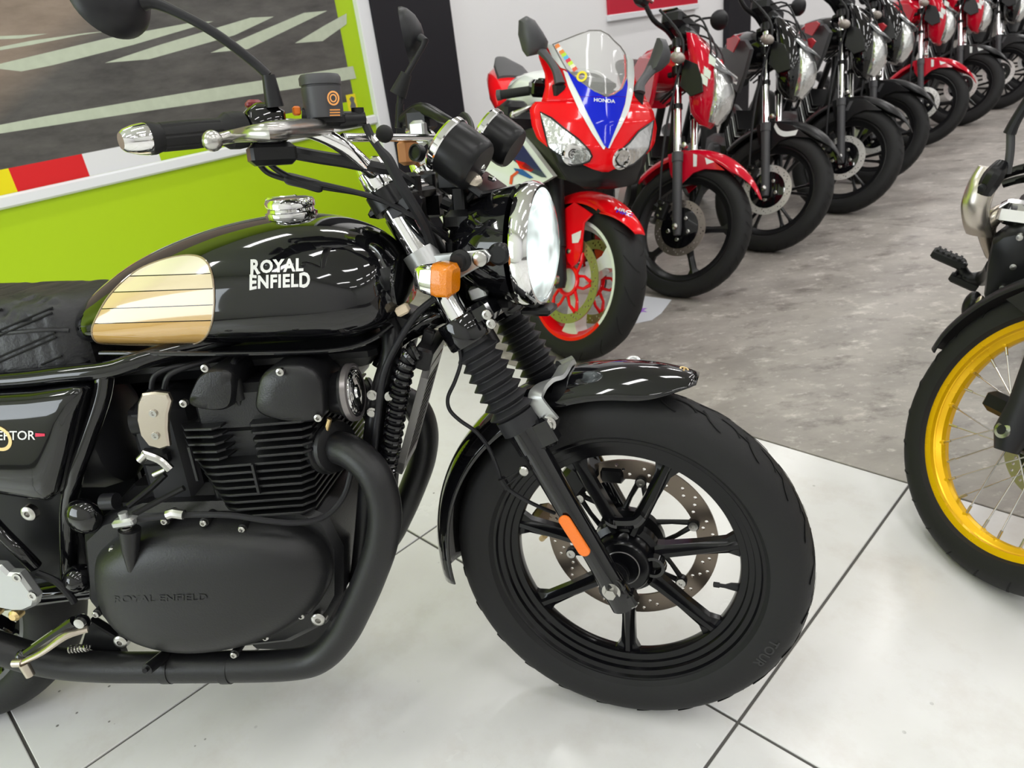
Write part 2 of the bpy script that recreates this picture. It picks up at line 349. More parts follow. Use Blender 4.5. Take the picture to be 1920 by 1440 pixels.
LAMP = mat('lamp_glow', (.9, .95, .95), .1, emit=(.90, 1., .99), estr=1.9, coat=1.)
GLASS = mat('clear_lens', (.95, .98, .98), .03, trans=1., spec=.5)
DECAL = mat('silver_decal', (.72, .72, .70), .35)
GROOVE = mat('tread_groove', (.004, .004, .004), .9)
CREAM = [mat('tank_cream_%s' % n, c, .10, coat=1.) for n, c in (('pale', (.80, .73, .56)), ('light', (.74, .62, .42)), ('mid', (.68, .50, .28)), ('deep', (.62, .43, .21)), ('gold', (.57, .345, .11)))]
def plate(loops, z0, z1):                                                  # flat plate with holes: outer loop first, 2-D points
    cu = bpy.data.curves.new('p', 'CURVE'); cu.dimensions = '2D'; cu.fill_mode = 'BOTH'; cu.extrude = abs(z1-z0)/2
    for L in loops:
        sp = cu.splines.new('POLY'); sp.points.add(len(L)-1); sp.use_cyclic_u = True
        for i, (x, y) in enumerate(L): sp.points[i].co = (x, y, 0, 1)
    o = bpy.data.objects.new('p', cu); COL.objects.link(o)
    me = bpy.data.meshes.new_from_object(o.evaluated_get(bpy.context.evaluated_depsgraph_get()))
    g = G(); g.v = [V((p.co.x, p.co.y, p.co.z+(z0+z1)/2)) for p in me.vertices]; g.f = [list(p.vertices) for p in me.polygons]; g.mi = [0]*len(g.f)
    bpy.data.objects.remove(o, do_unlink=True); bpy.data.meshes.remove(me); bpy.data.curves.remove(cu); return g
def circ(r, n, cx=0, cy=0, a0=0): return [(cx+r*cos(a0+2*pi*i/n), cy+r*sin(a0+2*pi*i/n)) for i in range(n)]
XZ = Matrix(((1, 0, 0, 0), (0, 0, -1, 0), (0, 1, 0, 0), (0, 0, 0, 1)))      # plate (x,y,z) -> (x,-z,y): plate stands in the wheel plane, +z faces right
def tyre_prof(R, w, rb, wb, n=7):                                          # closed section: crown R, width w, bead radius rb, bead half width wb
    P = []
    rm = rb+(R-rb)*.42
    for i in range(-n, n+1):
        a = i/n*pi/2; P.append((w/2*sin(a), rm+(R-rm)*cos(a)**.85 if abs(i) < n else rm))
    P += [(w/2*.99, rb+(R-rb)*.25), (w/2*.90, rb+(R-rb)*.06), (wb, rb-.003), (wb*.8, rb-.010), (-wb*.8, rb-.010), (-wb, rb-.003), (-w/2*.90, rb+(R-rb)*.06), (-w/2*.99, rb+(R-rb)*.25)]
    return P
def disc_rotor(r0, r1, th, holes, hr=.0032, waves=0):
    outer = circ(r1, 96) if not waves else [((r1+.0025*cos(waves*a))*cos(a), (r1+.0025*cos(waves*a))*sin(a)) for a in [2*pi*i/144 for i in range(144)]]
    L = [outer, circ(r0, 72)]
    for k in range(holes):
        for j in range(3 if k % 2 == 0 else 2):
            t = (j+.5)/3 if k % 2 == 0 else (j+1)/3; rr = r0+(r1-r0)*(.12+.76*t); a = 2*pi*(k+.30*j)/holes; L.append(circ(hr, 8, rr*cos(a), rr*sin(a)))
    return plate(L, -th/2, th/2)
# ------------------------------------------------------------ the black roadster in front
BK = Fr((.1567, .9738, .0), -7.5, -8)                                     # origin: floor under the front axle, x forward, y left
ST = Fr((.1624, 1.0173, .312), -20.3, -9.245)                             # steered frame, origin at the front axle
root = thing('motorcycle', 'glossy black roadster motorcycle with cream tank panel and lit round headlamp', 'motorcycle', BK.M)
S2B = BK.M.inverted() @ ST.M
def P(name, g, m, par=None, **k): return build(name, g, m, root if par is None else par, **k)
def Q(name, g, m, par=None, **k): return build(name, g, m, root if par is None else par, M=S2B, **k)
Y = V((0, 1, 0)); RT = V((0, -1, 0)); X0 = V((1, 0, 0)); Z0 = V((0, 0, 1))
RAKE = radians(27.56); FD = V((-sin(RAKE), 0, cos(RAKE))); FN = V((cos(RAKE), 0, sin(RAKE))); FB = V((-.0055, 0, 0))
def fk(t, lat=0, fwd=0): return FB + FD*t + FN*fwd + Y*lat
# front wheel
RW = .3145
g = G(); g.ringprof((0, 0, 0), Y, tyre_prof(RW, .1, .2395, .034), 96, ref=X0)
tyre = Q('front_tyre', g, RUB)
g = G()
def tread(a, s): 
    th = s*1.05; rm = .2395+(RW-.2395)*.42; return V((cos(a), 0, sin(a)))*(rm+(RW-rm)*cos(th)**.85+.0007)+Y*(-.05*sin(th))
def ribbon(g, pts, hw):
    for i in range(len(pts)-1):
        d = (pts[i+1]-pts[i]).normalized(); nrm = V((pts[i].x, 0, pts[i].z)).normalized(); sd = d.cross(nrm).normalized()*hw
        g.add([pts[i]-sd, pts[i]+sd, pts[i+1]+sd, pts[i+1]-sd], [(0, 1, 2, 3)])
for k in range(25):
    for sgn, off in ((1, 0.), (-1, .5)):
        a = 2*pi*(k+off)/25+.03
        for L in ([(0, .12), (.020, .19), (.031, .30), (.038, .46)], [(.030, .31), (.044, .33), (.056, .37)], [(.047, .20), (.055, .36), (.063, .54), (.078, .70), (.086, .74)]):
            ribbon(g, catmull([tread(a-u/.3145, sgn*q) for u, q in L], 4), .0021)
gr = Q('tread_groove', g, GROOVE, tyre); gr['kind'] = 'stuff'
# raised sidewall lettering
g = G(); tg = text_geo('TOUR', .022, bold=.0004)
for k, p in enumerate(tg.v):
    a = radians(-28)-(p.x)/.275; r = .2745+p.y; g.v.append(V((cos(a)*r, -.0502-.0, sin(a)*r)))
g.f = tg.f; g.mi = tg.mi; Q('sidewall_lettering', g, mat('rubber_letter', (.019, .019, .020), .5), tyre)
HB = .0
rim = G()
for s in (1,):
    prof = [(-.036, .2395), (-.030, .2400), (-.022, .226), (.022, .226), (.030, .2400), (.036, .2395), (.036, .2330), (.031, .2300), (.029, .2215), (.022, .2195), (.020, .2110), (.015, .2090), (.013, .1985), (.008, .1965),
            (-.008, .1965), (-.013, .1985), (-.015, .2090), (-.020, .2110), (-.022, .2195), (-.029, .2215), (-.031, .2300), (-.036, .2330)]
    rim.ringprof((0, 0, 0), Y, prof, 128, ref=X0)
rimo = Q('front_wheel_rim', rim, RIMB, sharp=25)
ends = [(1080, 868), (1253, 872), (1397, 1022), (1340, 1182), (1178, 1232), (1005, 1137), (966, 980)]
roots = [(1148, 978), (1192, 985), (1238, 1040), (1232, 1098), (1180, 1130), (1112, 1105), (1075, 1005)]
hc = V((0, 0, 0))
angs = []
for i, (e, r0) in enumerate(zip(ends, roots)):
    pe = ST.at(*e, -.006); a = atan2(pe.z, pe.x); angs.append(a)
for i in range(7):
    # seven even spokes; the root leans against the radius like the casting in the picture
    a = angs[i]; pr = ST.at(*roots[i], -.02); ar = atan2(pr.z, pr.x)
    d0 = V((cos(ar), 0, sin(ar)))*.058; d1 = V((cos(a), 0, sin(a)))*.205; ax = (d1-d0).normalized(); sd = Y.cross(ax).normalized()
    g = G()
    secs = [(0, .016, -.028, .010), (.12, .0125, -.024, .010), (.5, .0115, -.018, .010), (.82, .0135, -.013, .010), (.93, .022, -.011, .010), (1.0, .040, -.010, .010)]
    R_ = []
    for t, hw, yo, yi in secs:
        c = d0.lerp(d1, t); R_.append([c+sd*hw+Y*yi, c+sd*hw+Y*(yo*.35), c+sd*min(hw, .0105)*.75+Y*(yo*.55), c+sd*.004+Y*yo, c-sd*.004+Y*yo, c-sd*min(hw, .0105)*.75+Y*(yo*.55), c-sd*hw+Y*(yo*.35), c-sd*hw+Y*yi])
    g.rings(R_); Q('wheel_spoke', g, RIMB, rimo, sharp=30)
g = G()
g.lathe((0, -.044, 0), Y, [(0, .030), (0, .046), (.004, .050), (.030, .055), (.034, .066), (.052, .066), (.056, .052), (.090, .046), (.090, .02)], 40)
g.m = 0
Q('wheel_hub', g, RIMB, rimo)
g = G(); g.ring((0, -.0445, 0), Y, .0315, .0011, 40, 6); Q('hub_ring', g, mat('ring_grey', (.20, .19, .19), .35, .7), rimo)
# hub pocket and the bridge between the two upper spokes
br = [ST.at(1132, 968, -.026), ST.at(1150, 979, -.03), ST.at(1172, 981, -.031), ST.at(1192, 979, -.03), ST.at(1205, 968, -.026)]
g = G(); g.tube(br, [.007, .009, .009, .009, .007], 8, 4, flat=1.2); Q('spoke_bridge', g, GLOSS, rimo)
pk = ST.at(1225, 1065, -.04); g = G(); g.lathe(pk+Y*.012, RT, [(0, .012), (.012, .014), (.012, .0195), (0, .022)], 20); Q('hub_boss', g, GLOSS, rimo)
a0 = atan2(*ST.at(1408, 1108, 0).zx); d = V((cos(a0), 0, sin(a0))); g = G()
g.tube([d*.200, d*.186+RT*.003, d*.176+RT*.008, d*.158+RT*.012], [.008, .0065, .0035, .0035], 10); g.cyl(d*.166+RT*.010, d*.157+RT*.0125, .0048)
Q('valve_stem', g, PLAS, rimo)
# brake disc and caliper on the far side
g = disc_rotor(.121, .158, .005, 24, .0034, 0); g.xf(Matrix.Translation((0, .062, 0)) @ XZ)
dsc = Q('brake_disc', g, DISCM)
g = G()
for k in range(6):
    a = 2*pi*k/6+.35; dv = V((cos(a), 0, sin(a))); s_ = Y.cross(dv)
    for q in (-1, 1): g.tube([dv*.05+s_*.022*q+Y*.060, dv*.085+s_*.014*q+Y*.060, dv*.120+s_*.003*q+Y*.061], [.0055, .0045, .0055], 8)
    g.cyl(dv*.121+Y*.066, dv*.121+Y*.052, .0105, n=14)
g.lathe((0, .045, 0), Y, [(0, .05), (.002, .064), (.018, .064), (.018, .05)], 36)
Q('disc_carrier', g, SATIN, dsc)
for k in range(6):
    a = 2*pi*k/6+.35; dv = V((cos(a), 0, sin(a))); g = G(); g.lathe(dv*.121+Y*.051, RT, [(0, .0085), (.002, .0085), (.002, .004), (-.001, .004)], 14); Q('disc_rivet', g, STEEL, dsc)
g = G(); c0 = ST.at(1100, 872, .07); c1 = ST.at(1022, 968, .075); tdir = (c1-c0).normalized()
g.box(c0+(c1-c0)*.15, (.075, .055, .055), tdir, Y, .010); g.box(c0+(c1-c0)*.15+V((0, .03, 0)), (.06, .03, .035), tdir, Y, .008); g.box(ST.at(1150, 885, .075), (.03, .04, .05), (0, 0, 1), Y, .008)
cal = Q('brake_caliper', g, SATIN)
g = G(); g.box(c1, (.050, .03, .045), tdir, Y, .012); g.sphere(c1+tdir*.02, .02, 10, 6); Q('caliper_bracket', g, mat('bronze_cast', (.18, .12, .075), .45, .6), cal)
g = G(); g.cyl(ST.at(1016, 1010, .075), ST.at(1022, 1004, .06), .006); Q('caliper_bolt', g, BRASS, cal)
# forks
for s in (-1, 1):
    lat = .095*s
    g = G(); g.tube([fk(-.045, lat, -.004), fk(-.02, lat), fk(.04, lat), fk(.20, lat), fk(.275, lat)], [.020, .023, .0205, .0215, .0225], 20)
    g.cyl(fk(.268, lat), fk(.318, lat), .0265, .0275, 24)
    g.tube([fk(-.002, lat*1.16, 0), fk(-.002, lat*.62, 0)], .022, 18)
    g.box(fk(-.034, lat, .006), (.040, .030, .030), FN, Y, .006)
    g.box(fk(.285, lat, .030), (.040, .028, .050), FN, Y, .006)
    leg = Q('fork_leg', g, GLOSS)
    g = G(); prof = []; t0, t1, nr = .306, .470, 7
    prof += [(0, .0325), (.026, .0325)]
    for k in range(nr):
        b = .026+(t1-t0-.026-.012)*k/nr; w = (t1-t0-.038)/nr; rp = .0390-.0035*k/nr
        prof += [(b+.001, .0285-.001*k/nr), (b+w*.46, rp), (b+w*.52, rp), (b+w-.001, .0285-.001*k/nr)]
    prof += [(t1-t0-.010, .0245), (t1-t0, .0245)]
    g.lathe(fk(t0, lat), FD, prof, 32); Q('fork_gaiter', g, GAIT, leg, sharp=20)
    g = G(); g.cyl(fk(.46, lat), fk(.765, lat), .0200, n=28); Q('stanchion', g, CHR, leg)
    g = G(); g.lathe(fk(.742, lat), FD, [(0, .020), (0, .0255), (.008, .0265), (.028, .0265), (.030, .024), (.042, .022), (.046, .017), (.046, .005)], 24); Q('fork_cap', g, CHR, leg)
    if s < 0:
        o = ST.at(1078, 1003, -.118); ax = (ST.at(1103, 1040, -.118)-ST.at(1056, 968, -.118)).normalized(); sd = Y.cross(ax)
        pl = []
        for k in range(16):
            a = 2*pi*k/16; pl.append(o+ax*(.029*(1 if cos(a) > 0 else -1)+.0105*cos(a))+sd*.0105*sin(a))
        g = G(); g.prism(pl, RT*.006, .0015); Q('side_reflector', g, AMBR, leg)
g = G(); ax0 = fk(-.002, -.112); g.cyl(ax0+Y*.01, ax0+RT*.004, .0155, n=24); g.cyl(ax0, ax0+RT*.014, .0105, .0095, 6); g.cyl(fk(-.002, -.1), fk(-.002, .1), .009)
Q('axle_nut', g, STEEL)
# triple clamps
g = G()
for s in (-1, 1): g.lathe(fk(.467, .095*s), FD, [(0, .030), (0, .035), (.003, .037), (.043, .037), (.046, .035), (.046, .020)], 28)
g.box(fk(.500, 0, .030), (.045, .175, .036), FN, Y, .008); g.box(fk(.500, 0, -.010), (.085, .10, .034), FN, Y, .010)
for s in (-1, 1): g.box(fk(.500, .088*s, .040), (.045, .045, .036), FN, Y, .008)
lc = Q('lower_fork_clamp', g, GLOSS)
for px_ in ((913, 590), (921, 607)):
    g = G(); c = ST.at(*px_, -.112); g.lathe(c+Y*.004, RT, [(0, .008), (.006, .008), (.007, .006), (.007, .004), (.003, .0035)], 14); Q('clamp_bolt', g, STEEL, lc)
g = G()
for s in (-1, 1): g.cyl(fk(.708, .095*s), fk(.738, .095*s), .031, n=24)
g.box(fk(.720, 0, -.01), (.075, .19, .022), FN, Y, .008); g.cyl(fk(.715, 0, -.035), fk(.748, 0, -.035), .02)
g.box(fk(.700, -.10, .02), (.05, .03, .03), FN, Y, .006)
Q('upper_fork_clamp', g, SATIN)
g = G(); g.cyl(fk(.44, 0, -.035), fk(.71, 0, -.035), .034, n=24); Q('steering_head', g, SATIN)
# silver headlamp brackets
for s in (-1, 1):
    lat = .1*s; g = G(); g.cyl(fk(.572, .095*s), fk(.632, .095*s), .0275, n=24)
    A = [ST.at(772, 500, -.1), ST.at(800, 478, -.1), ST.at(912, 467, -.1), ST.at(923, 478, -.1), ST.at(918, 490, -.1), ST.at(862, 522, -.1), ST.at(800, 545, -.1)]
    g.prism([V((p.x, s*.098, p.z)) for p in A], Y*(.010*s), .002)
    b = Q('headlamp_bracket', g, ALU)
    for px_ in ((905, 483),):
        g = G(); c = ST.at(*px_, -.1); c.y = .109*s; g.lathe(c, Y*s, [(0, .012), (.006, .012), (.008, .009), (.008, .002)], 16); Q('bracket_bolt', g, STEEL, b)
    c = ST.at(868, 487, -.1); c.y = .106*s; g = G(); g.lathe(c, Y*s, [(0, .017), (.006, .017), (.010, .012), (.022, .011)], 18); Q('rubber_grommet', g, RUB, b)
    # indicators: chrome cup facing back, amber lens facing forward
    lo = .150*s; ca = ST.at(804, 529, -.150); cb = ST.at(836, 515, -.150); ca.y = lo; cb.y = lo
    axv = V((1, 0, -.12)).normalized(); up = V((.12, 0, 1)).normalized(); cm = (ca+cb)*.5
    g = G(); g.cyl(V((c.x, c.y, c.z)), cm+axv*.0-Y*(.01*s), .008)
    def rr(c_, hy, hz, n=20, pw=5.):
        out = []
        for k in range(n):
            a = 2*pi*k/n; cx, sx = cos(a), sin(a); out.append(c_+Y*(hy*abs(cx)**(2/pw)*(1 if cx > 0 else -1))+up*(hz*abs(sx)**(2/pw)*(1 if sx > 0 else -1)))
        return out
    g.rings([rr(cm-axv*.034, .008, .008), rr(cm-axv*.030, .017, .016), rr(cm-axv*.018, .022, .022), rr(cm-axv*.001, .0235, .0245)])
    ind = Q('front_indicator', g, CHR)
    g = G(); g.rings([rr(cm-axv*.001, .0225, .0235), rr(cm+axv*.006, .0245, .0255), rr(cm+axv*.024, .0235, .024), rr(cm+axv*.030, .017, .018)]); Q('indicator_lens', g, AMB, ind)
# headlamp
hd = V((1, 0, -.02)).normalized(); hc_ = V((-.124, 0, .552))
g = G(); g.lathe(hc_, hd, [(-.155, .004), (-.152, .03), (-.140, .054), (-.115, .074), (-.085, .087), (-.045, .0955), (-.035, .097)], 48)
hl = Q('headlamp_shell', g, GLOSS)
g = G(); g.lathe(hc_, hd, [(-.026, .095), (-.026, .099), (-.022, .1005), (-.012, .1015), (-.004, .0995), (.002, .095), (.002, .0905), (-.004, .0885), (-.010, .088)], 64); Q('headlamp_ring', g, CHR, hl)
def lamp_mat():
    m = bpy.data.materials.new('lit_headlamp_lens'); m.use_nodes = True; nt = m.node_tree; b = nt.nodes['Principled BSDF']; L = nt.links
    b.inputs['Base Color'].default_value = (.42, .47, .47, 1); b.inputs['Roughness'].default_value = .12; b.inputs['Coat Weight'].default_value = 1
    tc = nt.nodes.new('ShaderNodeTexCoord'); v = nt.nodes.new('ShaderNodeTexVoronoi'); v.inputs['Scale'].default_value = 28; L.new(tc.outputs['Object'], v.inputs['Vector'])
    n = nt.nodes.new('ShaderNodeTexNoise'); n.inputs['Scale'].default_value = 14; n.inputs['Detail'].default_value = 2; L.new(tc.outputs['Object'], n.inputs['Vector'])
    mp = nt.nodes.new('ShaderNodeMapRange'); mp.inputs['From Min'].default_value = .40; mp.inputs['From Max'].default_value = .64; mp.inputs['To Min'].default_value = .02; mp.inputs['To Max'].default_value = 1.25; L.new(n.outputs['Fac'], mp.inputs['Value'])
    ad = nt.nodes.new('ShaderNodeMath'); ad.operation = 'MULTIPLY_ADD'; ad.inputs[1].default_value = .5; L.new(v.outputs['Distance'], ad.inputs[0]); L.new(mp.outputs[0], ad.inputs[2])
    L.new(ad.outputs[0], b.inputs['Emission Strength']); b.inputs['Emission Color'].default_value = (.86, .99, .97, 1); return m
g = G(); g.lathe(hc_, hd, [(-.012, .0895), (.000, .089), (.008, .078), (.015, .055), (.019, .028), (.020, .001)], 64); Q('headlamp_lens', g, lamp_mat(), hl)
for i in range(0):
    pass
for s in (-1, 1): g = G(); g.lathe(V((-.165, .088*s, .553)), Y*s, [(0, .017), (.012, .017), (.016, .013), (.016, .003)], 20); Q('headlamp_pivot', g, SATIN, hl)
g = G(); g.box(V((-.135, 0, .447)), (.05, .05, .014), (1, 0, 0), Y, .004); Q('headlamp_clip', g, SATIN, hl)
# gauges
for nm_, c_, lat, r, L_ in (('speedometer', (866, 292), -.062, .0430, .066), ('fuel_gauge', (938, 262), .062, .0365, .060)):
    c = ST.at(*c_, lat); ax = V((.80, 0, -.60)).normalized()
    g = G(); g.lathe(c, ax, [(-L_/2+.004, r*.96), (-L_/2+.006, r), (L_/2-.012, r*1.0), (L_/2-.004, r*.95), (L_/2, r*.86), (L_/2+.001, .004)], 44)
    b = Q(nm_, g, SATIN)
    g = G(); g.lathe(c, ax, [(-L_/2+.010, r+.0005), (-L_/2+.008, r+.0022), (-L_/2, r+.0022), (-L_/2-.004, r-.001), (-L_/2-.003, r-.004)], 44); Q('gauge_bezel', g, CHR, b)
    g = G(); g.lathe(c, ax, [(-L_/2-.001, r-.003), (-L_/2-.0012, .001)], 32); Q('gauge_dial', g, GLASS if 0 else mat('dial_black', (.02, .02, .02), .1, coat=1), b)
g = G(); g.box(ST.at(905, 345, 0), (.05, .13, .012), V((.8, 0, -.6)), Y, .003); g.box(ST.at(880, 380, 0), (.02, .10, .06), (1, 0, 0), Y, .005)
gb = Q('gauge_bracket', g, SATIN)
for q in ((902, 312, -.05), (895, 345, -.03), (923, 335, .0), (770, 350, -.06)):
    g = G(); c = ST.at(*q); g.lathe(c, V((.8, -.3, -.3)), [(-.006, .0045), (.004, .0045), (.006, .003), (.006, .001)], 12); Q('gauge_screw', g, CHR, gb)
g = G(); c = ST.at(884, 340, -.055); g.sphere(c, .014, 12, 8, (1.3, .7, 1.0)); Q('gauge_tab', g, WARM, gb)
# handlebar
bar = [ST.at(255, 262, -.385), ST.at(455, 243, -.258), ST.at(560, 240, -.205), ST.at(640, 272, -.165), ST.at(712, 335, -.10), ST.at(752, 352, -.06), ST.at(782, 350, -.0)]
rb_ = bar[:-1]; mid = V((bar[-2].x+.004, 0, bar[-2].z)); full = [V(p) for p in rb_]+[mid]+[V((p.x, -p.y, p.z)) for p in rb_[::-1]]
hb = G(); hb.tube(full, .0115, 16, 6); hbo = Q('handlebar', hb, CHR)
ends_ = [bar[0], bar[1]]; gd = (bar[0]-bar[1]).normalized()
for s in (-1, 1):
    f = (lambda p: V((p.x, p.y*(-s), p.z)) if s > 0 else V(p))
    e0, e1 = f(bar[0]), f(bar[1]); d = (e0-e1).normalized()
    g = G(); Lg = (e0-e1).length
    px0, py0 = perp(d); R_ = []
    for h, r_, kk in ((0, .016, 0), (0, .0235, 0), (.010, .0245, 0), (.022, .0235, 0), (.030, .0185, 0), (.034, .0172, 1), (.07, .0182, 1), (.11, .0178, 1), (Lg-.03, .0172, 1), (Lg-.026, .018, 0), (Lg-.020, .0198, 0), (Lg-.014, .0198, 0), (Lg-.012, .012, 0)):
        R_.append([e1+d*h+(px0*cos(2*pi*q/48)+py0*sin(2*pi*q/48))*(r_-(.0011*kk if q % 6 == 0 else 0)) for q in range(48)])
    g.rings(R_); Q('handlebar_grip', g, RUB, hbo, sharp=25)
    g = G(); g.lathe(e0-d*.016, d, [(0, .012), (0, .0185), (.006, .0195), (.018, .0175), (.030, .0135), (.034, .010), (.034, .002)], 24); Q('bar_end_weight', g, CHR, hbo)
g = G(); w1 = ST.at(644, 258, -.165); w2 = ST.at(790, 252, .0); w2 = V((w1.x-.0, .165, w1.z)); g.cyl(w1, w2, .0065, n=12); Q('handlebar_brace', g, CHR, hbo)
c = w1.lerp(w2, .28); g = G(); g.sphere(ST.at(721, 251, -.075), .0135, 14, 8); Q('brace_rubber', g, RUB, hbo)
for s in (-1, 1):
    g = G(); c = V((mid.x, .035*s, mid.z)); g.box(c+V((0, 0, .0)), (.034, .022, .044), (1, 0, 0), Y, .006); g.box(c-V((-.006, 0, .035)), (.03, .022, .04), (1, 0, 0), Y, .004); Q('bar_clamp', g, SATIN, hbo)
# right hand controls
c = ST.at(497, 238, -.232); bd = (bar[1]-bar[2]).normalized()
g = G(); g.box(c, (.052, .052, .060), bd, V((1, 0, 0)), .012); sw = Q('switch_housing', g, GLOSS, sharp=50)
g = G(); g.box(c+V((.004, 0, -.036)), (.062, .044, .030), bd, V((1, 0, 0)), .007); Q('switch_base', g, SATIN, sw)
g = G(); c2 = ST.at(476, 196, -.235); g.box(c2, (.022, .018, .012), bd, V((1, 0, 0)), .004); Q('kill_switch', g, mat('dark_red', (.22, .01, .02), .4), sw)
g = G(); c2 = ST.at(556, 208, -.2); g.box(c2, (.010, .012, .012), bd, V((1, 0, 0)), .002); Q('start_button', g, mat('orange_button', (.9, .2, .01), .4), sw)
# brake master cylinder with reservoir
c = ST.at(605, 190, -.185); g = G()
g.lathe(c, V((0, 0, 1)), [(-.022, .020), (-.022, .0265), (.018, .0275), (.019, .0262), (.020, .0262), (.021, .0285), (.030, .0285), (.034, .026), (.035, .001)], 32)
res = Q('brake_reservoir', g, GREYP)
g = text_geo('DOT 4', .010); o_ = ST.at(626, 205, -.208)
for (rn, rr_, w_) in ((0, .0082, .0011), (1, .0045, .0009)):
    gg = G(); gg.ringprof(ST.at(625, 184, -.2085)+V((.0, 0, 0)), Y, [(-.0004, rr_-w_), (-.0004, rr_+w_), (.0004, rr_+w_), (.0004, rr_-w_)], 24); Q('reservoir_mark', gg, mat('orange_print', (.75, .30, .06), .5), res)
for k in range(3):
    gg = G(); gg.box(ST.at(628, 206+5*k, -.2085), (.014, .0008, .0016), bd, Y); Q('reservoir_print', gg, mat('orange_print', (.75, .30, .06), .5), res)
g = G(); m0 = ST.at(500, 212, -.225); m1 = ST.at(690, 222, -.150)
g.tube([ST.at(566, 218, -.2), ST.at(640, 226, -.172), ST.at(684, 222, -.150)], [.012, .0125, .010], 14); g.box(ST.at(612, 224, -.185), (.05, .03, .02), bd, V((1, 0, 0)), .005); g.cyl(ST.at(672, 219, -.155)+Z0*.012, ST.at(672, 219, -.155)-Z0*.012, .009)
mcy = Q('master_cylinder', g, SATIN)
g = G(); bp = [ST.at(398, 264, -.330), ST.at(430, 257, -.312), ST.at(500, 247, -.270), ST.at(560, 241, -.238), ST.at(610, 236, -.212)]
off = V((.045, 0, 0)); lv = [p for p in bp]
def atx(fr, x, y, xl):                                                     # photograph point where local x equals xl
    d = (x-960)/CAM_F*_r - (y-720)/CAM_F*_u + _f; t = (xl-(CAM_P-fr.O).dot(fr.f))/d.dot(fr.f); q = CAM_P+t*d-fr.O; return V((q.dot(fr.f), q.dot(fr.l), q.dot(fr.u)))
xg0, xg1 = bar[0].x, bar[2].x
lv = [atx(ST, x, y, xx) for x, y, xx in ((398, 264, xg0+.105), (440, 255, xg0+.110), (500, 247, xg1+.06), (560, 241, xg1+.045), (612, 238, xg1+.030))]
g.tube(lv, [.0085, .0095, .0125, .0135, .012], 12, 4, flat=.85); g.sphere(lv[0], .0125, 12, 8)
Q('brake_lever', g, STEEL)
g = G(); g.cyl(lv[-1]+Z0*.014, lv[-1]-Z0*.016, .0085); g.cyl(ST.at(588, 240, -.215)+Z0*.012, ST.at(588, 240, -.215)-Z0*.010, .007); Q('lever_pivot', g, SATIN)
# mirrors
g = G(); g.tube([ST.at(515, 200, -.235), ST.at(503, 140, -.24)], [.0125, .0085], 12); g.tube([ST.at(503, 142, -.24), ST.at(470, 112, -.25), ST.at(400, 60, -.275), ST.at(330, 22, -.295), ST.at(285, 4, -.305), ST.at(262, 8, -.31)], [.0062]*4+[.008, .010], 12, 4)
mr = Q('mirror_stem', g, PLAS)
mc = ST.at(210, -10, -.33); ax = V((.83, -.22, .28)).normalized(); g = G()
g.lathe(mc, ax, [(.026, .001), (.024, .016), (.016, .034), (.004, .046), (-.006, .050), (-.012, .050), (-.012, .046)], 40); Q('mirror_shell', g, PLAS)
g = G(); g.lathe(mc, ax, [(-.011, .0465), (-.0112, .001)], 40); Q('mirror_glass', g, mat('mirror', (.9, .9, .9), .02, 1.))
lm = [ST.at(748, 205, .225), ST.at(752, 172, .228), ST.at(757, 150, .23), ST.at(793, 86, .255), ST.at(790, 74, .262), ST.at(780, 72, .268)]
g = G(); g.tube(lm[2:4]+[ST.at(797, 77, .257), ST.at(788, 71, .262)], [.0055, .0055, .0075, .008], 12); g.tube([lm[0], lm[1]], [.006, .007], 10)
m2 = Q('mirror_stem', g, PLAS)
g = G(); g.tube([ST.at(746, 178, .228), ST.at(762, 138, .232)], [.0165, .0105], 14); Q('mirror_boot', g, RUB, m2)
mc = ST.at(770, 66, .29); axm = V((.72, .60, .30)).normalized()
g = G(); g.lathe(mc, V((.83, .30, .10)), [(.026, .001), (.024, .016), (.016, .034), (.004, .047), (-.006, .052), (-.012, .052), (-.012, .048)], 40); ms = Q('mirror_shell', g, PLAS)
g = G(); g.lathe(mc, V((.83, .30, .10)), [(-.011, .0485), (-.0112, .001)], 40); Q('mirror_glass', g, MATS['mirror'])
# left hand controls seen past the gauges
g = G(); cL = ST.at(790, 225, .21); g.box(cL, (.05, .05, .05), V((0, 1, 0)), X0, .012); g.tube([ST.at(755, 225, .225), ST.at(790, 205, .20), ST.at(830, 222, .17), ST.at(850, 232, .14)], [.012, .013, .010, .008], 12, 4); g.cyl(ST.at(748, 240, .22), ST.at(750, 195, .225), .008)
Q('clutch_perch', g, SATIN)
g = G(); g.box(ST.at(785, 250, .15), (.03, .02, .045), X0, Y, .006); g.tube([ST.at(760, 258, .15), ST.at(790, 245, .17), ST.at(812, 270, .14)], .006, 8, 4); Q('clutch_adjuster', g, ALU)
g = G(); g.box(ST.at(766, 286, .06), (.02, .05, .042), X0, Y, .006); Q('ignition_tag', g, mat('leather_tag', (.42, .17, .05), .6))
g = G(); cc = ST.at(787, 288, .0); g.lathe(cc, V((-.3, -.9, .2)), [(0, .014), (.012, .014), (.013, .011), (.010, .010), (.010, .001)], 20); Q('ignition_lock', g, SATIN)
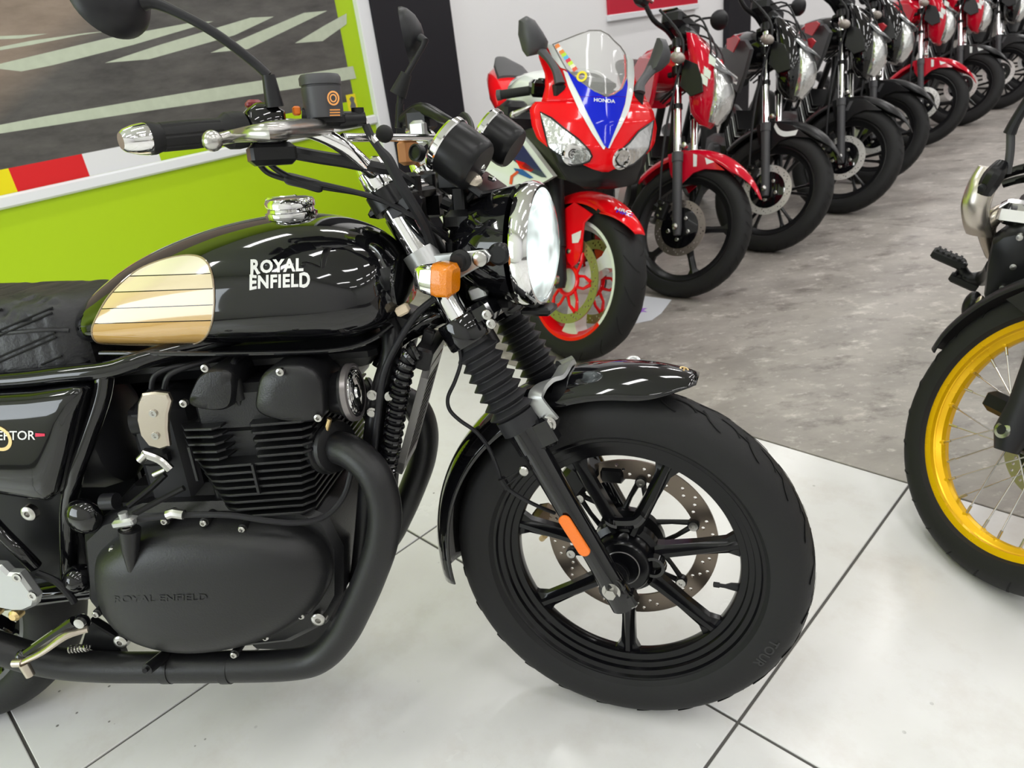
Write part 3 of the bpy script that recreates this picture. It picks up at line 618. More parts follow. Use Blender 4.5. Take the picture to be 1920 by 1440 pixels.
# cables and hoses
def cable(nm_, L, r, m=PLAS, fr=ST, n=8, par=None):
    g = G(); g.tube([fr.at(*p) for p in L], r, n, 6); return (Q if fr is ST else P)(nm_, g, m, par)
cable('throttle_cable', [(480, 292, -.215), (487, 308, -.21), (505, 325, -.2), (545, 338, -.19), (600, 350, -.17), (690, 366, -.13), (760, 395, -.11), (810, 422, -.08), (835, 440, -.05)], .0042)
cable('throttle_cable', [(495, 288, -.215), (504, 305, -.21), (525, 322, -.2), (560, 338, -.19), (610, 347, -.17), (700, 370, -.13), (770, 402, -.11), (815, 430, -.08), (840, 450, -.05)], .0042)
cable('cable_sleeve', [(534, 333, -.195), (541, 335, -.193), (570, 342, -.182), (598, 350, -.171), (606, 352, -.168)], [.005, .0088, .0088, .0088, .005])
cable('wiring_sleeve', [(545, 285, -.205), (600, 295, -.18), (650, 303, -.15), (700, 314, -.12), (735, 322, -.09), (770, 345, -.05)], .0095)
cable('brake_hose', [(686, 235, -.150), (697, 258, -.150), (712, 280, -.148), (728, 300, -.145), (748, 340, -.14), (775, 385, -.13), (795, 420, -.11), (810, 460, -.09), (830, 510, -.06)], [.0062]*3+[.0085]*6)
cable('hose_fitting', [(680, 223, -.152), (688, 240, -.150), (697, 258, -.150), (705, 268, -.149)], [.0055, .0055, .0062, .006], STEEL)
cable('sensor_wire', [(862, 655, -.118), (864, 680, -.12), (853, 715, -.12), (840, 745, -.12), (843, 768, -.12), (862, 788, -.12), (893, 810, -.118), (915, 838, -.115), (930, 870, -.112), (943, 905, -.11), (965, 925, -.107), (1000, 945, -.10), (1040, 962, -.07)], .0033)
g = G(); cl0 = ST.at(981, 884, -.12); 
for dy in (-7, 7): g.tube([ST.at(945, 906+dy, -.115), ST.at(978, 884+dy*.6, -.118)], .0012, 6)
g.tube([ST.at(940, 897, -.113), ST.at(952, 915, -.110)], .0065, 10); wc = Q('wire_clip', g, SATIN)
g = G(); g.lathe(cl0+Y*.006, RT, [(0, .0085), (.006, .0085), (.008, .006), (.008, .001)], 14); Q('clip_bolt', g, STEEL, wc)
cable('headlamp_harness', [(830, 380, .02), (870, 400, .02), (900, 430, .0), (905, 470, -.02), (890, 500, -.03)], .011)
cable('clutch_cable', [(850, 240, .14), (870, 215, .12), (885, 250, .05), (860, 330, .03), (850, 400, .03), (860, 460, .02)], .005)
cable('meter_cable', [(900, 330, -.02), (880, 370, -.03), (850, 390, -.03), (835, 430, -.02)], .006)
g = G(); c = ST.at(905, 545, -.02); g.box(c, (.045, .05, .035), X0, Y, .008); g.box(ST.at(945, 560, 0), (.05, .08, .03), X0, Y, .008); Q('brake_hose_splitter', g, SATIN)
g = G(); g.box(ST.at(898, 548, -.05), (.028, .02, .024), V((1, 0, .3)), Y, .004); Q('wiring_connector', g, ALU)
g = G()
for z_, r_ in ((.60, .02), (.56, .03)): g.box(V((-.245, 0, z_)), (.05, .12, .035), X0, Y, .01)
g.box(V((-.255, 0, .665)), (.05, .10, .05), X0, Y, .012)
Q('wiring_cover', g, SATIN)
# front fender
g = G(); NA, NS = 56, 16; A0, A1 = radians(70), radians(191)
def fend(a, s, add=0):
    t = (a-A0)/(A1-A0); k = 1-.62*max(0, 1-t/.14)**2.2; q = s*k; w = .067
    th = q*1.32; rc = .357+.006*max(0, 1-t/.3) ; r = rc-.044*(1-cos(th))/(1-cos(1.32)) + add
    return V((cos(a)*r, -w*sin(th)/sin(1.32), sin(a)*r))
g.grid([[fend(A0+(A1-A0)*i/NA, -1+2*j/NS) for j in range(NS+1)] for i in range(NA+1)])
fo = Q('front_fender', g, GLOSS); md = fo.modifiers.new('thick', 'SOLIDIFY'); md.thickness = .0025; md.offset = 0
g = G(); c = fend(radians(88), -.50, .001); nn = V((c.x, -.18, c.z)).normalized(); g.lathe(c-nn*.001, nn, [(0, .013), (.002, .013), (.0035, .010), (.0035, .007), (.002, .006), (.002, .001)], 24); Q('fender_bolt', g, mat('fender_bolt_silver', (.70, .70, .70), .3, .5), fo)
gg = G(); c = fend(radians(74), -.05, .0008); nn = V((c.x, -.05, c.z)).normalized(); t_ = Y.cross(nn)
gg.ringprof(c, nn, [(0, .0045), (.0008, .0045), (.0008, .0075), (0, .0075)], 20); gg.box(c, (.020, .003, .001), Y, t_); Q('fender_emblem', gg, BRASS, fo)
g = G(); c = fend(radians(157), -.93, .001); nn = V((c.x*.4, -.9, c.z*.4)).normalized(); g.lathe(c, nn, [(0, .007), (.004, .006), (.005, .001)], 14); Q('fender_bolt', g, STEEL, fo)
hs_ = [fk(.292, -.088, .050), ST.at(1006, 752, -.086), ST.at(1010, 732, -.080), ST.at(1026, 717, -.064), ST.at(1046, 709, -.040)]
top = V((hs_[-1].x, 0, hs_[-1].z))*1.0; top = V((hs_[-1].x+.004, 0, hs_[-1].z+.010))
hoop = hs_+[top]+[V((p.x, -p.y, p.z)) for p in hs_[::-1]]
g = G(); hp = catmull(hoop, 5); R_ = []
for i, p in enumerate(hp):
    d = (hp[min(i+1, len(hp)-1)]-hp[max(i-1, 0)]).normalized(); w_ = V((cos(radians(22)), 0, sin(radians(22)))); w_ = (w_-d*w_.dot(d)).normalized(); n_ = d.cross(w_)
    R_.append([p+w_*.012+n_*.0035, p-w_*.012+n_*.0035, p-w_*.012-n_*.0035, p+w_*.012-n_*.0035])
g.rings(R_); hpo = Q('fender_stay', g, ALU)
for s in (-1, 1):
    g = G(); c = fk(.295, .088*s, .046); g.lathe(c, Y*s, [(-.012, .013), (.012, .013), (.013, .009), (.018, .008), (.018, .001)], 16); Q('stay_bolt', g, STEEL, hpo)
# fuel tank ------------------------------------------------------------
TK = [(-.868, .050, .802, .836), (-.845, .088, .793, .862), (-.80, .106, .787, .892), (-.74, .119, .782, .920), (-.66, .131, .778, .944), (-.58, .140, .774, .958), (-.50, .144, .771, .962), (-.43, .142, .769, .953), (-.38, .132, .772, .934), (-.345, .112, .784, .908), (-.328, .075, .800, .880)]
def tk(x):
    if x <= TK[0][0]: return TK[0][1:]
    for i in range(len(TK)-1):
        if x <= TK[i+1][0]:
            t = (x-TK[i][0])/(TK[i+1][0]-TK[i][0]); p = [TK[max(i-1, 0)], TK[i], TK[i+1], TK[min(i+2, len(TK)-1)]]
            return tuple(p[1][k]+(p[2][k]-p[1][k])*(t) + t*(1-t)*((1-t)*((p[2][k]-p[0][k])/max(1e-6, p[2][0]-p[0][0])*(p[2][0]-p[1][0])-(p[2][k]-p[1][k])) - t*((p[3][k]-p[1][k])/max(1e-6, p[3][0]-p[1][0])*(p[2][0]-p[1][0])-(p[2][k]-p[1][k]))) for k in (1, 2, 3))
    return TK[-1][1:]
def tank_y(x, z):
    w, zb, zt = tk(x); zm = zb+.40*(zt-zb)
    t, e = ((z-zm)/(zt-zm), 2.15) if z > zm else ((zm-z)/(zm-zb), 3.2)
    return w*max(0., 1-min(1, abs(t))**e)**(1/e)
def tank_ring(x, n=48):
    w, zb, zt = tk(x); zm = zb+.40*(zt-zb); R_ = []
    for i in range(n):
        a = 2*pi*i/n; c, s = cos(a), sin(a); e, h = (2.15, zt-zm) if s >= 0 else (3.2, zm-zb)
        R_.append(V((x, w*abs(c)**(2/e)*(1 if c > 0 else -1), zm+h*abs(s)**(2/e)*(1 if s > 0 else -1))))
    return R_
xs_ = [-.8695] + [-.866+.542*(1-cos(pi*i/60))/2 for i in range(61)]
xs_ = sorted(xs_); g = G(); rings = [tank_ring(x) for x in xs_]
c0 = sum(rings[0], V())/48; rings[0] = [c0.lerp(p, .55) for p in rings[0]]; c1 = sum(rings[-1], V())/48; rings.append([c1.lerp(p, .5)+V((.003, 0, 0)) for p in rings[-1]])
g.rings(rings); tank = P('fuel_tank', g, GLOSS, sharp=60)
def on_tank(x, y, lift=.0008, it=6):
    lat = -.12
    for _ in range(it):
        p = BK.at(x, y, lat); lat = .5*lat - .5*tank_y(p.x, p.z)
    e = .002; ty = tank_y(p.x, p.z); n = V((-(tank_y(p.x+e, p.z)-tank_y(p.x-e, p.z))/(2*e)*-1, -1, -(-(tank_y(p.x, p.z+e)-tank_y(p.x, p.z-e))/(2*e))))
    n = V((-n.x if False else (tank_y(p.x-e, p.z)-tank_y(p.x+e, p.z))/(2*e), -1, (tank_y(p.x, p.z-e)-tank_y(p.x, p.z+e))/(2*e))).normalized()
    return V((p.x, -ty, p.z)) + n*lift
OUT = catmull([(172, 622, 0), (180, 597, 0), (206, 553, 0), (250, 512, 0), (300, 489, 0), (350, 479, 0), (382, 486, 0), (397, 512, 0), (402, 550, 0), (400, 592, 0), (390, 625, 0), (368, 643, 0), (330, 647, 0), (255, 648, 0), (205, 648, 0), (180, 642, 0)], 5, True)
def span(y):
    xx = []
    for i in range(len(OUT)):
        a, b = OUT[i], OUT[(i+1) % len(OUT)]
        if (a.y-y)*(b.y-y) <= 0 and abs(a.y-b.y) > 1e-6: xx.append(a.x+(b.x-a.x)*(y-a.y)/(b.y-a.y))
    return (min(xx), max(xx)) if len(xx) > 1 else None
yt, yb = min(p.y for p in OUT)+.4, max(p.y for p in OUT)-.4
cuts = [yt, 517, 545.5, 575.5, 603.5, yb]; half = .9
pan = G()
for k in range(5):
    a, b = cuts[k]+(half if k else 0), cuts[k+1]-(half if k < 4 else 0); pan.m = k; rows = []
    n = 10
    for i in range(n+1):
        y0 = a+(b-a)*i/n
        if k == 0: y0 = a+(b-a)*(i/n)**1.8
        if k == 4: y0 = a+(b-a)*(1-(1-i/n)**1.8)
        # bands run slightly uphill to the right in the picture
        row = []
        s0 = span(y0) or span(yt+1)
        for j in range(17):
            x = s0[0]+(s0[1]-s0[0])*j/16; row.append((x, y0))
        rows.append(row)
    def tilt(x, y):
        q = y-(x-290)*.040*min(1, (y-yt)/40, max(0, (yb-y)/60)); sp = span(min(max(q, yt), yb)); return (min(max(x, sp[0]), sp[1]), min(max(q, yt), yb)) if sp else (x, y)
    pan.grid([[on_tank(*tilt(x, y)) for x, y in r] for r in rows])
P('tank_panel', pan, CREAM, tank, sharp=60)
edge = G(); edge.tube([on_tank(p.x, p.y, .0005) for p in OUT], .0016, 6, closed=True); P('panel_outline', edge, mat('bronze_line', (.30, .22, .13), .3, coat=1), tank)
for body, cx, cy, sz in (('ROYAL', 519, 499, 30), ('ENFIELD', 525, 527, 29)):
    tg = text_geo(body, 1., bold=.040, spacing=1.10); xs0 = [p.x for p in tg.v]; w_ = max(xs0)-min(xs0); W_ = 99 if body == 'ROYAL' else 113
    ys0 = [p.y for p in tg.v]; hh = max(ys0)-min(ys0); my = (max(ys0)+min(ys0))/2
    g = G(); g.f, g.mi = tg.f, tg.mi
    for p in tg.v:
        k = p.x/w_; tall = 1.0
        if body == 'ROYAL' and k < -.33: tall = 1.18
        if body == 'ENFIELD' and (k < -.40 or k > .36): tall = 1.18
        g.v.append(on_tank(cx+k*W_, cy-(p.y-my)/hh*25*tall-k*5, .0012))
    P('tank_lettering', g, DECAL, tank)
g = G(); g.tube([BK.at(188, 663, -.108), BK.at(330, 663, -.115), BK.at(480, 662, -.118), BK.at(620, 657, -.112), BK.at(690, 640, -.095), BK.at(735, 610, -.07)], .0042, 10, 6); P('tank_seam', g, CHR if 0 else GLOSS, tank)
g = G(); c = BK.at(545, 392, 0); c.z = tk(c.x)[2]-.002; tl = V((.03, 0, 1)).normalized()
g.lathe(c, tl, [(-.004, .040), (.004, .041), (.006, .037), (.010, .036), (.012, .0385), (.020, .039), (.025, .036), (.028, .025), (.029, .002)], 40)
cap = P('filler_cap', g, CHR, tank)
g = G(); g.box(c+tl*.029+V((-.012, 0, -.003)), (.05, .018, .008), X0, Y, .003); P('cap_latch', g, CHR, cap)
# seat ------------------------------------------------------------------
g = G(); NX, NT = 130, 34; R_ = []
for i in range(NX+1):
    x = -1.62+(.785*i/NX); t = i/NX
    nose = min(1, (1-t)/.055+.02)**.5 if t > .945 else 1; tail = min(1, t/.05+.05)**.5
    w = (.128-.030*max(0, (t-.6)/.4)**1.5)*(.75+.25*nose)*tail; zt = .885+.012*cos(t*7)-.012*t; zt = .898 if x < -1.15 else zt; zt = .878+.022*min(1, max(0, (-x-.83)/.5)); zt -= .03*(1-nose)
    zb = .758+.0*t; row = []
    for j in range(NT+1):
        a = pi*j/NT; c, s = cos(a), sin(a); y = -w*abs(c)**.45*(1 if c > 0 else -1); z = zb+(zt-zb)*abs(s)**.42
        # stitched diamond quilting pressed into the cover
        u = (z-zb)*.9-abs(y)*.15+.0; q1 = ((x*.42+(z-zb)*1.25-abs(y)*.5) % .045)/.045; q2 = ((x*.42+(z-zb)*1.25-abs(y)*.5+.008) % .045)/.045; dz = 0
        for q in (q1, q2): dz -= .0042*math.exp(-((min(q, 1-q))/.055)**2)
        q3 = ((x*.75-(z-zb)*.9+abs(y)*.4) % .085)/.085; dz -= .0022*math.exp(-((min(q3, 1-q3))/.09)**2)
        if not (.02 < z-zb) or x > -.868: dz = 0
        n_ = V((0, -c*(1 if 1 else 0), s)); row.append(V((x, y*(1+dz/ max(.02, w)), z+dz*s)))
    R_.append(row)
g.grid(R_); g.add([p for p in R_[0]], [tuple(range(NT+1))]); g.add([p for p in R_[-1]], [tuple(range(NT+1))])
g.grid([[R_[i][0], R_[i][-1]] for i in range(NX+1)])
seat = P('seat', g, LEATH, sharp=70)
g = G(); sp = [V((x, 0, 0)) for x in ()]; pts = []
for i in range(4, NX-2, 3): pts.append(R_[i][3]+V((0, -.0015, 0)))
g.tube(pts, .0035, 8); P('seat_piping', g, LEATH, seat)
# frame -----------------------------------------------------------------
def tubes(nm_, L, r, m=GLOSS, mirror=True, n=12, par=None):
    for p in L:
        for s in ((-1, 1) if mirror else (1,)):
            g = G(); g.tube([V((q[0], abs(q[1])*s if mirror else q[1], q[2])) for q in p], r, n, 5); o = P(nm_, g, m, par)
    return o
tubes('frame_rail', [[V((-1.62, -.10, .80)), V((-1.3, -.12, .765)), BK.at(0, 714, -.125), BK.at(120, 702, -.125), BK.at(200, 694, -.122), BK.at(250, 680, -.115), BK.at(310, 662, -.10), V((-.5, -.05, .80)), V((-.36, -.02, .83))]], .0145)
tubes('frame_strut', [[BK.at(197, 698, -.118), BK.at(190, 745, -.12), BK.at(165, 820, -.125), BK.at(146, 870, -.128), BK.at(138, 900, -.125), BK.at(128, 960, -.11), BK.at(130, 1080, -.10)]], .0145)
tubes('frame_downtube', [[V((-.355, -.03, .80)), BK.at(735, 655, -.06), BK.at(708, 760, -.075), BK.at(692, 900, -.08), BK.at(682, 1010, -.085), BK.at(668, 1120, -.09), BK.at(640, 1190, -.10)]], .0165, SATIN)
tubes('steering_brace', [[BK.at(838, 585, -.0), BK.at(790, 607, -.02), BK.at(740, 640, -.03), BK.at(716, 690, -.04)]], .017, GLOSS)
g = G(); g.prism([BK.at(*q, -.045) for q in ((742, 590), (770, 600), (738, 640), (722, 690), (712, 690), (724, 640))], Y*.09, .003); P('head_gusset', g, SATIN)
tubes('rear_brace_tube', [[BK.at(-40, 950, -.15), BK.at(0, 995, -.15), BK.at(40, 1035, -.15), BK.at(66, 1062, -.14)]], .0115)
g = G(); g.box(BK.at(755, 581, -.07), (.020, .018, .015), (1, 0, .4), Y, .003); P('cream_connector', g, mat('cream_plastic', (.70, .58, .42), .5))
tubes('loom', [[BK.at(815, 560, -.06), BK.at(780, 590, -.07), BK.at(748, 640, -.085), BK.at(720, 700, -.095), BK.at(708, 780, -.1), BK.at(700, 860, -.1)]], .0055, PLAS, False)
# side cover --------------------------------------------------------------
out = [(-150, 742), (-60, 742), (60, 735), (135, 726), (152, 727), (157, 734), (150, 765), (135, 830), (118, 895), (108, 925), (92, 940), (60, 938), (-20, 925), (-150, 915)]
o0 = [BK.at(x, y, -.150) for x, y in out]; cen = sum(o0, V())/len(o0); g = G()
sc_ = lambda k, yl: [V((cen.x+(p.x-cen.x)*k, yl, cen.z+(p.z-cen.z)*k)) for p in o0]
g.rings([sc_(1., -.120)]+[sc_(k, -.143-.024*sqrt(max(0, 1-k**6))) for k in (1., .995, .985, .97, .95, .92, .88, .83, .77, .7, .6, .45, .3, .1)]); sc = P('side_cover', g, GLOSS, sharp=50); g.v = [V((p.x, -p.y, p.z)) for p in g.v]; P('side_cover', g, GLOSS, sharp=50)
def side_pt(x, y, lift=0):
    p = BK.at(x, y, -.163); k = max(abs(p.x-cen.x)/.17, abs(p.z-cen.z)/.10); yl = -.167+.009*min(1, k)**2; p = BK.at(x, y, yl-.0012-lift); return p
tg = text_geo('INTERCEPTOR', 1., bold=.012); w_ = max(p.x for p in tg.v)-min(p.x for p in tg.v); g = G(); g.f, g.mi = tg.f, tg.mi
for p in tg.v: g.v.append(side_pt(-11+p.x/w_*152, 818-p.y*24+(p.x/w_)*-2))
P('side_lettering', g, DECAL, sc)
g = G(); g.add([side_pt(*q) for q in ((66, 812), (84, 813), (84, 818), (66, 819))], [(0, 1, 2, 3)]); P('red_dash', g, mat('decal_red', (.65, .01, .06), .4), sc)
g = G(); ec = side_pt(-2, 822); g.ringprof(ec+Y*.0, Y, [(-.0006, .016), (-.0006, .0215), (.0006, .0215), (.0006, .016)], 32); P('round_badge', g, BRASS, sc)
# engine --------------------------------------------------------------------
def bk(L, lat): return [BK.at(x, y, lat) for x, y in L]
case = bk([(150, 1010), (185, 975), (260, 950), (420, 945), (560, 950), (612, 975), (640, 1030), (640, 1120), (610, 1175), (540, 1210), (430, 1222), (300, 1215), (210, 1190), (160, 1130)], -.14)
g = G(); g.prism(case, Y*.28, .012); eng = P('engine_case', g, ENG)
cov = catmull([(178, 1062, 0), (181, 1105, 0), (196, 1150, 0), (232, 1188, 0), (290, 1212, 0), (360, 1221, 0), (430, 1215, 0), (500, 1196, 0), (560, 1164, 0), (596, 1128, 0), (611, 1085, 0), (600, 1042, 0), (565, 1010, 0), (515, 992, 0), (450, 984, 0), (380, 980, 0), (310, 984, 0), (252, 997, 0), (210, 1020, 0), (186, 1040, 0)], 4, True)
c3 = [BK.at(p.x, p.y, -.165) for p in cov]; cc = sum(c3, V())/len(c3); g = G()
sc2 = lambda k, yl: [V((cc.x+(p.x-cc.x)*k, yl, cc.z+(p.z-cc.z)*k)) for p in c3]
g.rings([sc2(1.02, -.135), sc2(1.02, -.157), sc2(1.0, -.165), sc2(.96, -.177), sc2(.90, -.188), sc2(.8, -.198), sc2(.62, -.206), sc2(.4, -.210), sc2(.15, -.212)])
cvo = P('clutch_cover', g, MATTE, eng, sharp=60)
for q in ((310, 976), (383, 979), (455, 991), (537, 1024), (589, 1092), (566, 1153), (499, 1193), (440, 1226), (213, 1030), (182, 1150)):
    b = BK.at(*q, -.172); g = G(); g.cyl(b+Y*.03, b, .0075, n=14); P('cover_boss', g, MATTE, cvo)
    g = G(); g.lathe(b, RT, [(0, .0058), (.005, .0058), (.006, .0045), (.006, .0028), (.003, .0025)], 12); P('cover_bolt', g, STEEL, cvo)
tg = text_geo('ROYAL ENFIELD', 1., bold=.02); w_ = max(p.x for p in tg.v)-min(p.x for p in tg.v); g = G(); g.f, g.mi = tg.f, tg.mi
KL = [(0, .212), (.15, .212), (.4, .210), (.62, .206), (.8, .198), (.9, .188), (1., .17)]
def on_cover(x, y):
    p = BK.at(x, y, -.205); k = sqrt(((p.x-cc.x)/.185)**2+((p.z-cc.z)/.11)**2); i = max(q for q in range(6) if KL[q][0] <= min(k, .99)); t = (min(k, .99)-KL[i][0])/(KL[i+1][0]-KL[i][0]); return BK.at(x, y, -(KL[i][1]+(KL[i+1][1]-KL[i][1])*t)-.0012)
for p in tg.v: g.v.append(on_cover(300+p.x/w_*175, 1123-p.y*17-p.x/w_*4))
P('embossed_lettering', g, MATTE, cvo)
b = BK.at(365, 1206, -.185); g = G(); g.lathe(b+Y*.01, RT, [(0, .018), (.010, .016), (.010, .008)], 18); P('drain_boss', g, MATTE, cvo)
g = G(); g.lathe(b, RT, [(0, .0085), (.008, .0085), (.010, .006), (.006, .004)], 14); P('drain_bolt', g, STEEL, cvo)
g = G(); t0, t1 = BK.at(243, 992, -.200), BK.at(247, 1070, -.200); g.tube([t0, t0.lerp(t1, .5), t1], [.0165, .013, .006], 16); tw = P('clutch_arm_tower', g, MATTE, cvo)
g = G(); a_ = BK.at(235, 978, -.205); g.box(a_, (.036, .02, .014), (1, 0, .1), Y, .004); g.cyl(a_+Z0*.016, a_-Z0*.006, .007); arm = P('clutch_arm', g, ALU, cvo)
g = G(); p0, p1 = BK.at(237, 987, -.202), BK.at(239, 1006, -.202)
g.tube([p0.lerp(p1, i/60)+V((cos(i*.52)*.0075, sin(i*.52)*.0075, 0)) for i in range(61)], .0016, 6); P('clutch_spring', g, STEEL, arm)
tubes('clutch_cable_run', [[BK.at(250, 975, -.2), BK.at(340, 966, -.19), BK.at(430, 966, -.185), BK.at(500, 976, -.18), BK.at(560, 980, -.17), BK.at(610, 968, -.15), BK.at(645, 930, -.13), BK.at(660, 880, -.12)]], .0048, PLAS, False, 8, eng)
tubes('link_rod', [[BK.at(250, 965, -.19), BK.at(300, 938, -.17), BK.at(345, 915, -.16)], [BK.at(240, 950, -.18), BK.at(280, 918, -.16), BK.at(310, 890, -.15)]], .005, SATIN, False, 8, eng)
g = G(); g.tube(bk([(315, 965), (325, 962), (345, 965)], -.195), .008, 10); P('cable_clamp', g, STEEL, eng)
# finned cylinders: each fin a plate of its own
zt_, zb_ = BK.at(470, 800, -.15), BK.at(470, 962, -.14)
NF = 13
g = G(); g.box((zt_+zb_)*.5+V((-.006, 0.15, 0)), (.165, .25, (zt_-zb_).length+.02), X0, Y, .01); cyl = P('cylinder_block', g, ENG)
for k in range(NF):
    t = k/(NF-1); z = zt_.z+(zb_.z-zt_.z)*t
    xl = BK.at(340+40*max(0, t-.3)/.7, 880, -.15).x; xr = BK.at(600-28*t, 880, -.15).x
    yo = -.155; L_ = []
    if t < .34:  # upper fins: notched around the spark plug between the two lobes
        xa, xb = BK.at(420, 850, -.15).x, BK.at(478, 850, -.15).x
        pr = [(xl+.012, yo+.05), (xl, yo+.035), (xl+.02, yo+.008), (xa-.008, yo), (xa+.002, yo+.01), (xa+.006, yo+.04), (xb-.004, yo+.04), (xb, yo+.008), (xb+.006, yo), (xr-.012, yo), (xr, yo+.012), (xr, .155), (xl+.012, .155)]
    else:
        pr = [(xl+.012, yo+.05), (xl, yo+.04), (xl+.03, yo+.006), (xl+.05, yo), (xr-.016, yo), (xr, yo+.016), (xr, .155), (xl+.012, .155)]
    g = G(); g.prism([V((x, y, z+(x+.58)*.02)) for x, y in pr], Z0*.0042, .0008); P('cooling_fin', g, ENG, cyl)
g = G()
for x, y0, y1 in ((363, 838, 900), (480, 870, 925)): a, b = BK.at(x, y0, -.157), BK.at(x, y1, -.157); g.box((a+b)*.5, (.004, .006, (a-b).length), X0, Y)
P('fin_web', g, ENG, cyl)
def hump(L, y0, y1, nm_):
    pts = catmull([(x, y, 0) for x, y in L], 4, True); o_ = [BK.at(p.x, p.y, y1) for p in pts]; c_ = sum(o_, V())/len(o_); g = G()
    f = lambda k, yl: [V((c_.x+(p.x-c_.x)*k, yl, c_.z+(p.z-c_.z)*k)) for p in o_]
    g.rings([f(1, -y0), f(1, y0), f(1, y1+.016), f(.97, y1+.005), f(.88, y1), f(.4, y1-.002)]); return P(nm_, g, ENG, cyl, sharp=50)
hump([(352, 760), (360, 725), (378, 700), (410, 692), (432, 700), (438, 730), (430, 765), (395, 772)], -.10, -.150, 'rocker_cover')
hump([(480, 775), (478, 735), (490, 702), (530, 685), (575, 690), (598, 715), (606, 760), (598, 790), (540, 795)], -.10, -.155, 'rocker_cover')
g = G(); g.box(BK.at(475, 745, -.07)+Y*.07, (.14, .26, .08), X0, Y, .012); P('cylinder_head', g, ENG, cyl)
for q in ((345, 756), (526, 697), (597, 783), (385, 690)):
    g = G(); c = BK.at(*q, -.16); g.lathe(c+Y*.004, RT, [(0, .006), (.007, .006), (.008, .003), (.004, .002)], 12); P('head_bolt', g, STEEL, cyl)
tubes('spark_plug_lead', [[BK.at(455, 670, -.08), BK.at(440, 678, -.11), BK.at(437, 705, -.13), BK.at(446, 740, -.13), BK.at(455, 770, -.12)]], .0055, PLAS, False, 10, cyl)
g = G(); g.tube([BK.at(441, 712, -.13), BK.at(450, 748, -.128)], [.008, .0095], 12); P('spark_plug_cap', g, RUB, cyl)
g = G(); g.cyl(BK.at(612, 808, -.12), BK.at(618, 785, -.12), .004); P('sensor_stub', g, BRASS, cyl)
# throttle body cover and intake
tc = [(273, 734), (296, 731), (321, 734), (327, 748), (321, 772), (320, 800), (324, 832), (308, 838), (286, 832), (270, 812), (263, 782), (265, 752)]
tb_ = G(); tb_.prism(bk(tc, -.142), RT*.012, .003); tbo = P('throttle_cover', tb_, WARM)
for q in ((288, 775), (292, 817)):
    g = G(); c = BK.at(*q, -.154); g.lathe(c, RT, [(0, .0065), (.003, .006), (.003, .003), (.001, .002)], 14); P('cover_screw', g, STEEL, tbo)
g = G(); g.tube([BK.at(255, 790, -.09), BK.at(300, 785, -.085), BK.at(345, 780, -.08)], [.026, .027, .022], 18); P('throttle_body', g, SATIN)
g = G(); g.box(BK.at(300, 850, -.10), (.05, .05, .03), X0, Y, .008); P('throttle_link', g, SATIN)
tubes('throttle_cable', [[BK.at(284, 728, -.12), BK.at(290, 705, -.12), BK.at(320, 690, -.11), BK.at(375, 680, -.09), BK.at(420, 664, -.06)], [BK.at(308, 728, -.12), BK.at(316, 705, -.12), BK.at(345, 690, -.11), BK.at(390, 677, -.09), BK.at(430, 662, -.06)]], .0045, PLAS, False)
g = G(); R_ = []
for x, y, w, h in ((240, 800, .05, .15), (225, 800, .075, .20), (190, 800, .09, .22), (100, 800, .10, .22)):
    c = BK.at(x, y, -.02); R_.append([c+V((0, w*cos(2*pi*k/16), h/2*sin(2*pi*k/16))) for k in range(16)])
g.rings(R_); P('air_box', g, PLAS)
g = G(); g.tube([BK.at(268, 850, -.15), BK.at(300, 862, -.15), BK.at(320, 880, -.15)], .007, 10, 4); g.cyl(BK.at(264, 862, -.15), BK.at(276, 850, -.15), .008); g.cyl(BK.at(290, 890, -.14), BK.at(312, 880, -.14), .006); P('linkage', g, STEEL)
g = G(); g.sphere(BK.at(158, 968, -.135), .032, 18, 12, (1, .6, 1)); P('pivot_cover', g, GLOSS)
g = G(); g.cyl(BK.at(206, 940, -.13)+X0*.012, BK.at(206, 940, -.13)-X0*.012, .014); P('rubber_bung', g, PLAS)
g = G(); g.sphere(BK.at(148, 1085, -.13), .026, 14, 8); P('pivot_boss', g, GLOSS)
for q in ((52, 964), (597, 1163), (225, 1205)):
    g = G(); c = BK.at(*q, -.15); g.lathe(c+Y*.01, RT, [(0, .014), (.010, .013), (.012, .010), (.012, .005), (.006, .004)], 18); P('mount_bolt', g, STEEL)
g = G(); g.box(BK.at(60, 1000, -.09), (.20, .02, .22), X0, Y, .008); P('frame_plate', g, SATIN); g.v = [V((p.x, -p.y, p.z)) for p in g.v]; P('frame_plate', g, SATIN)
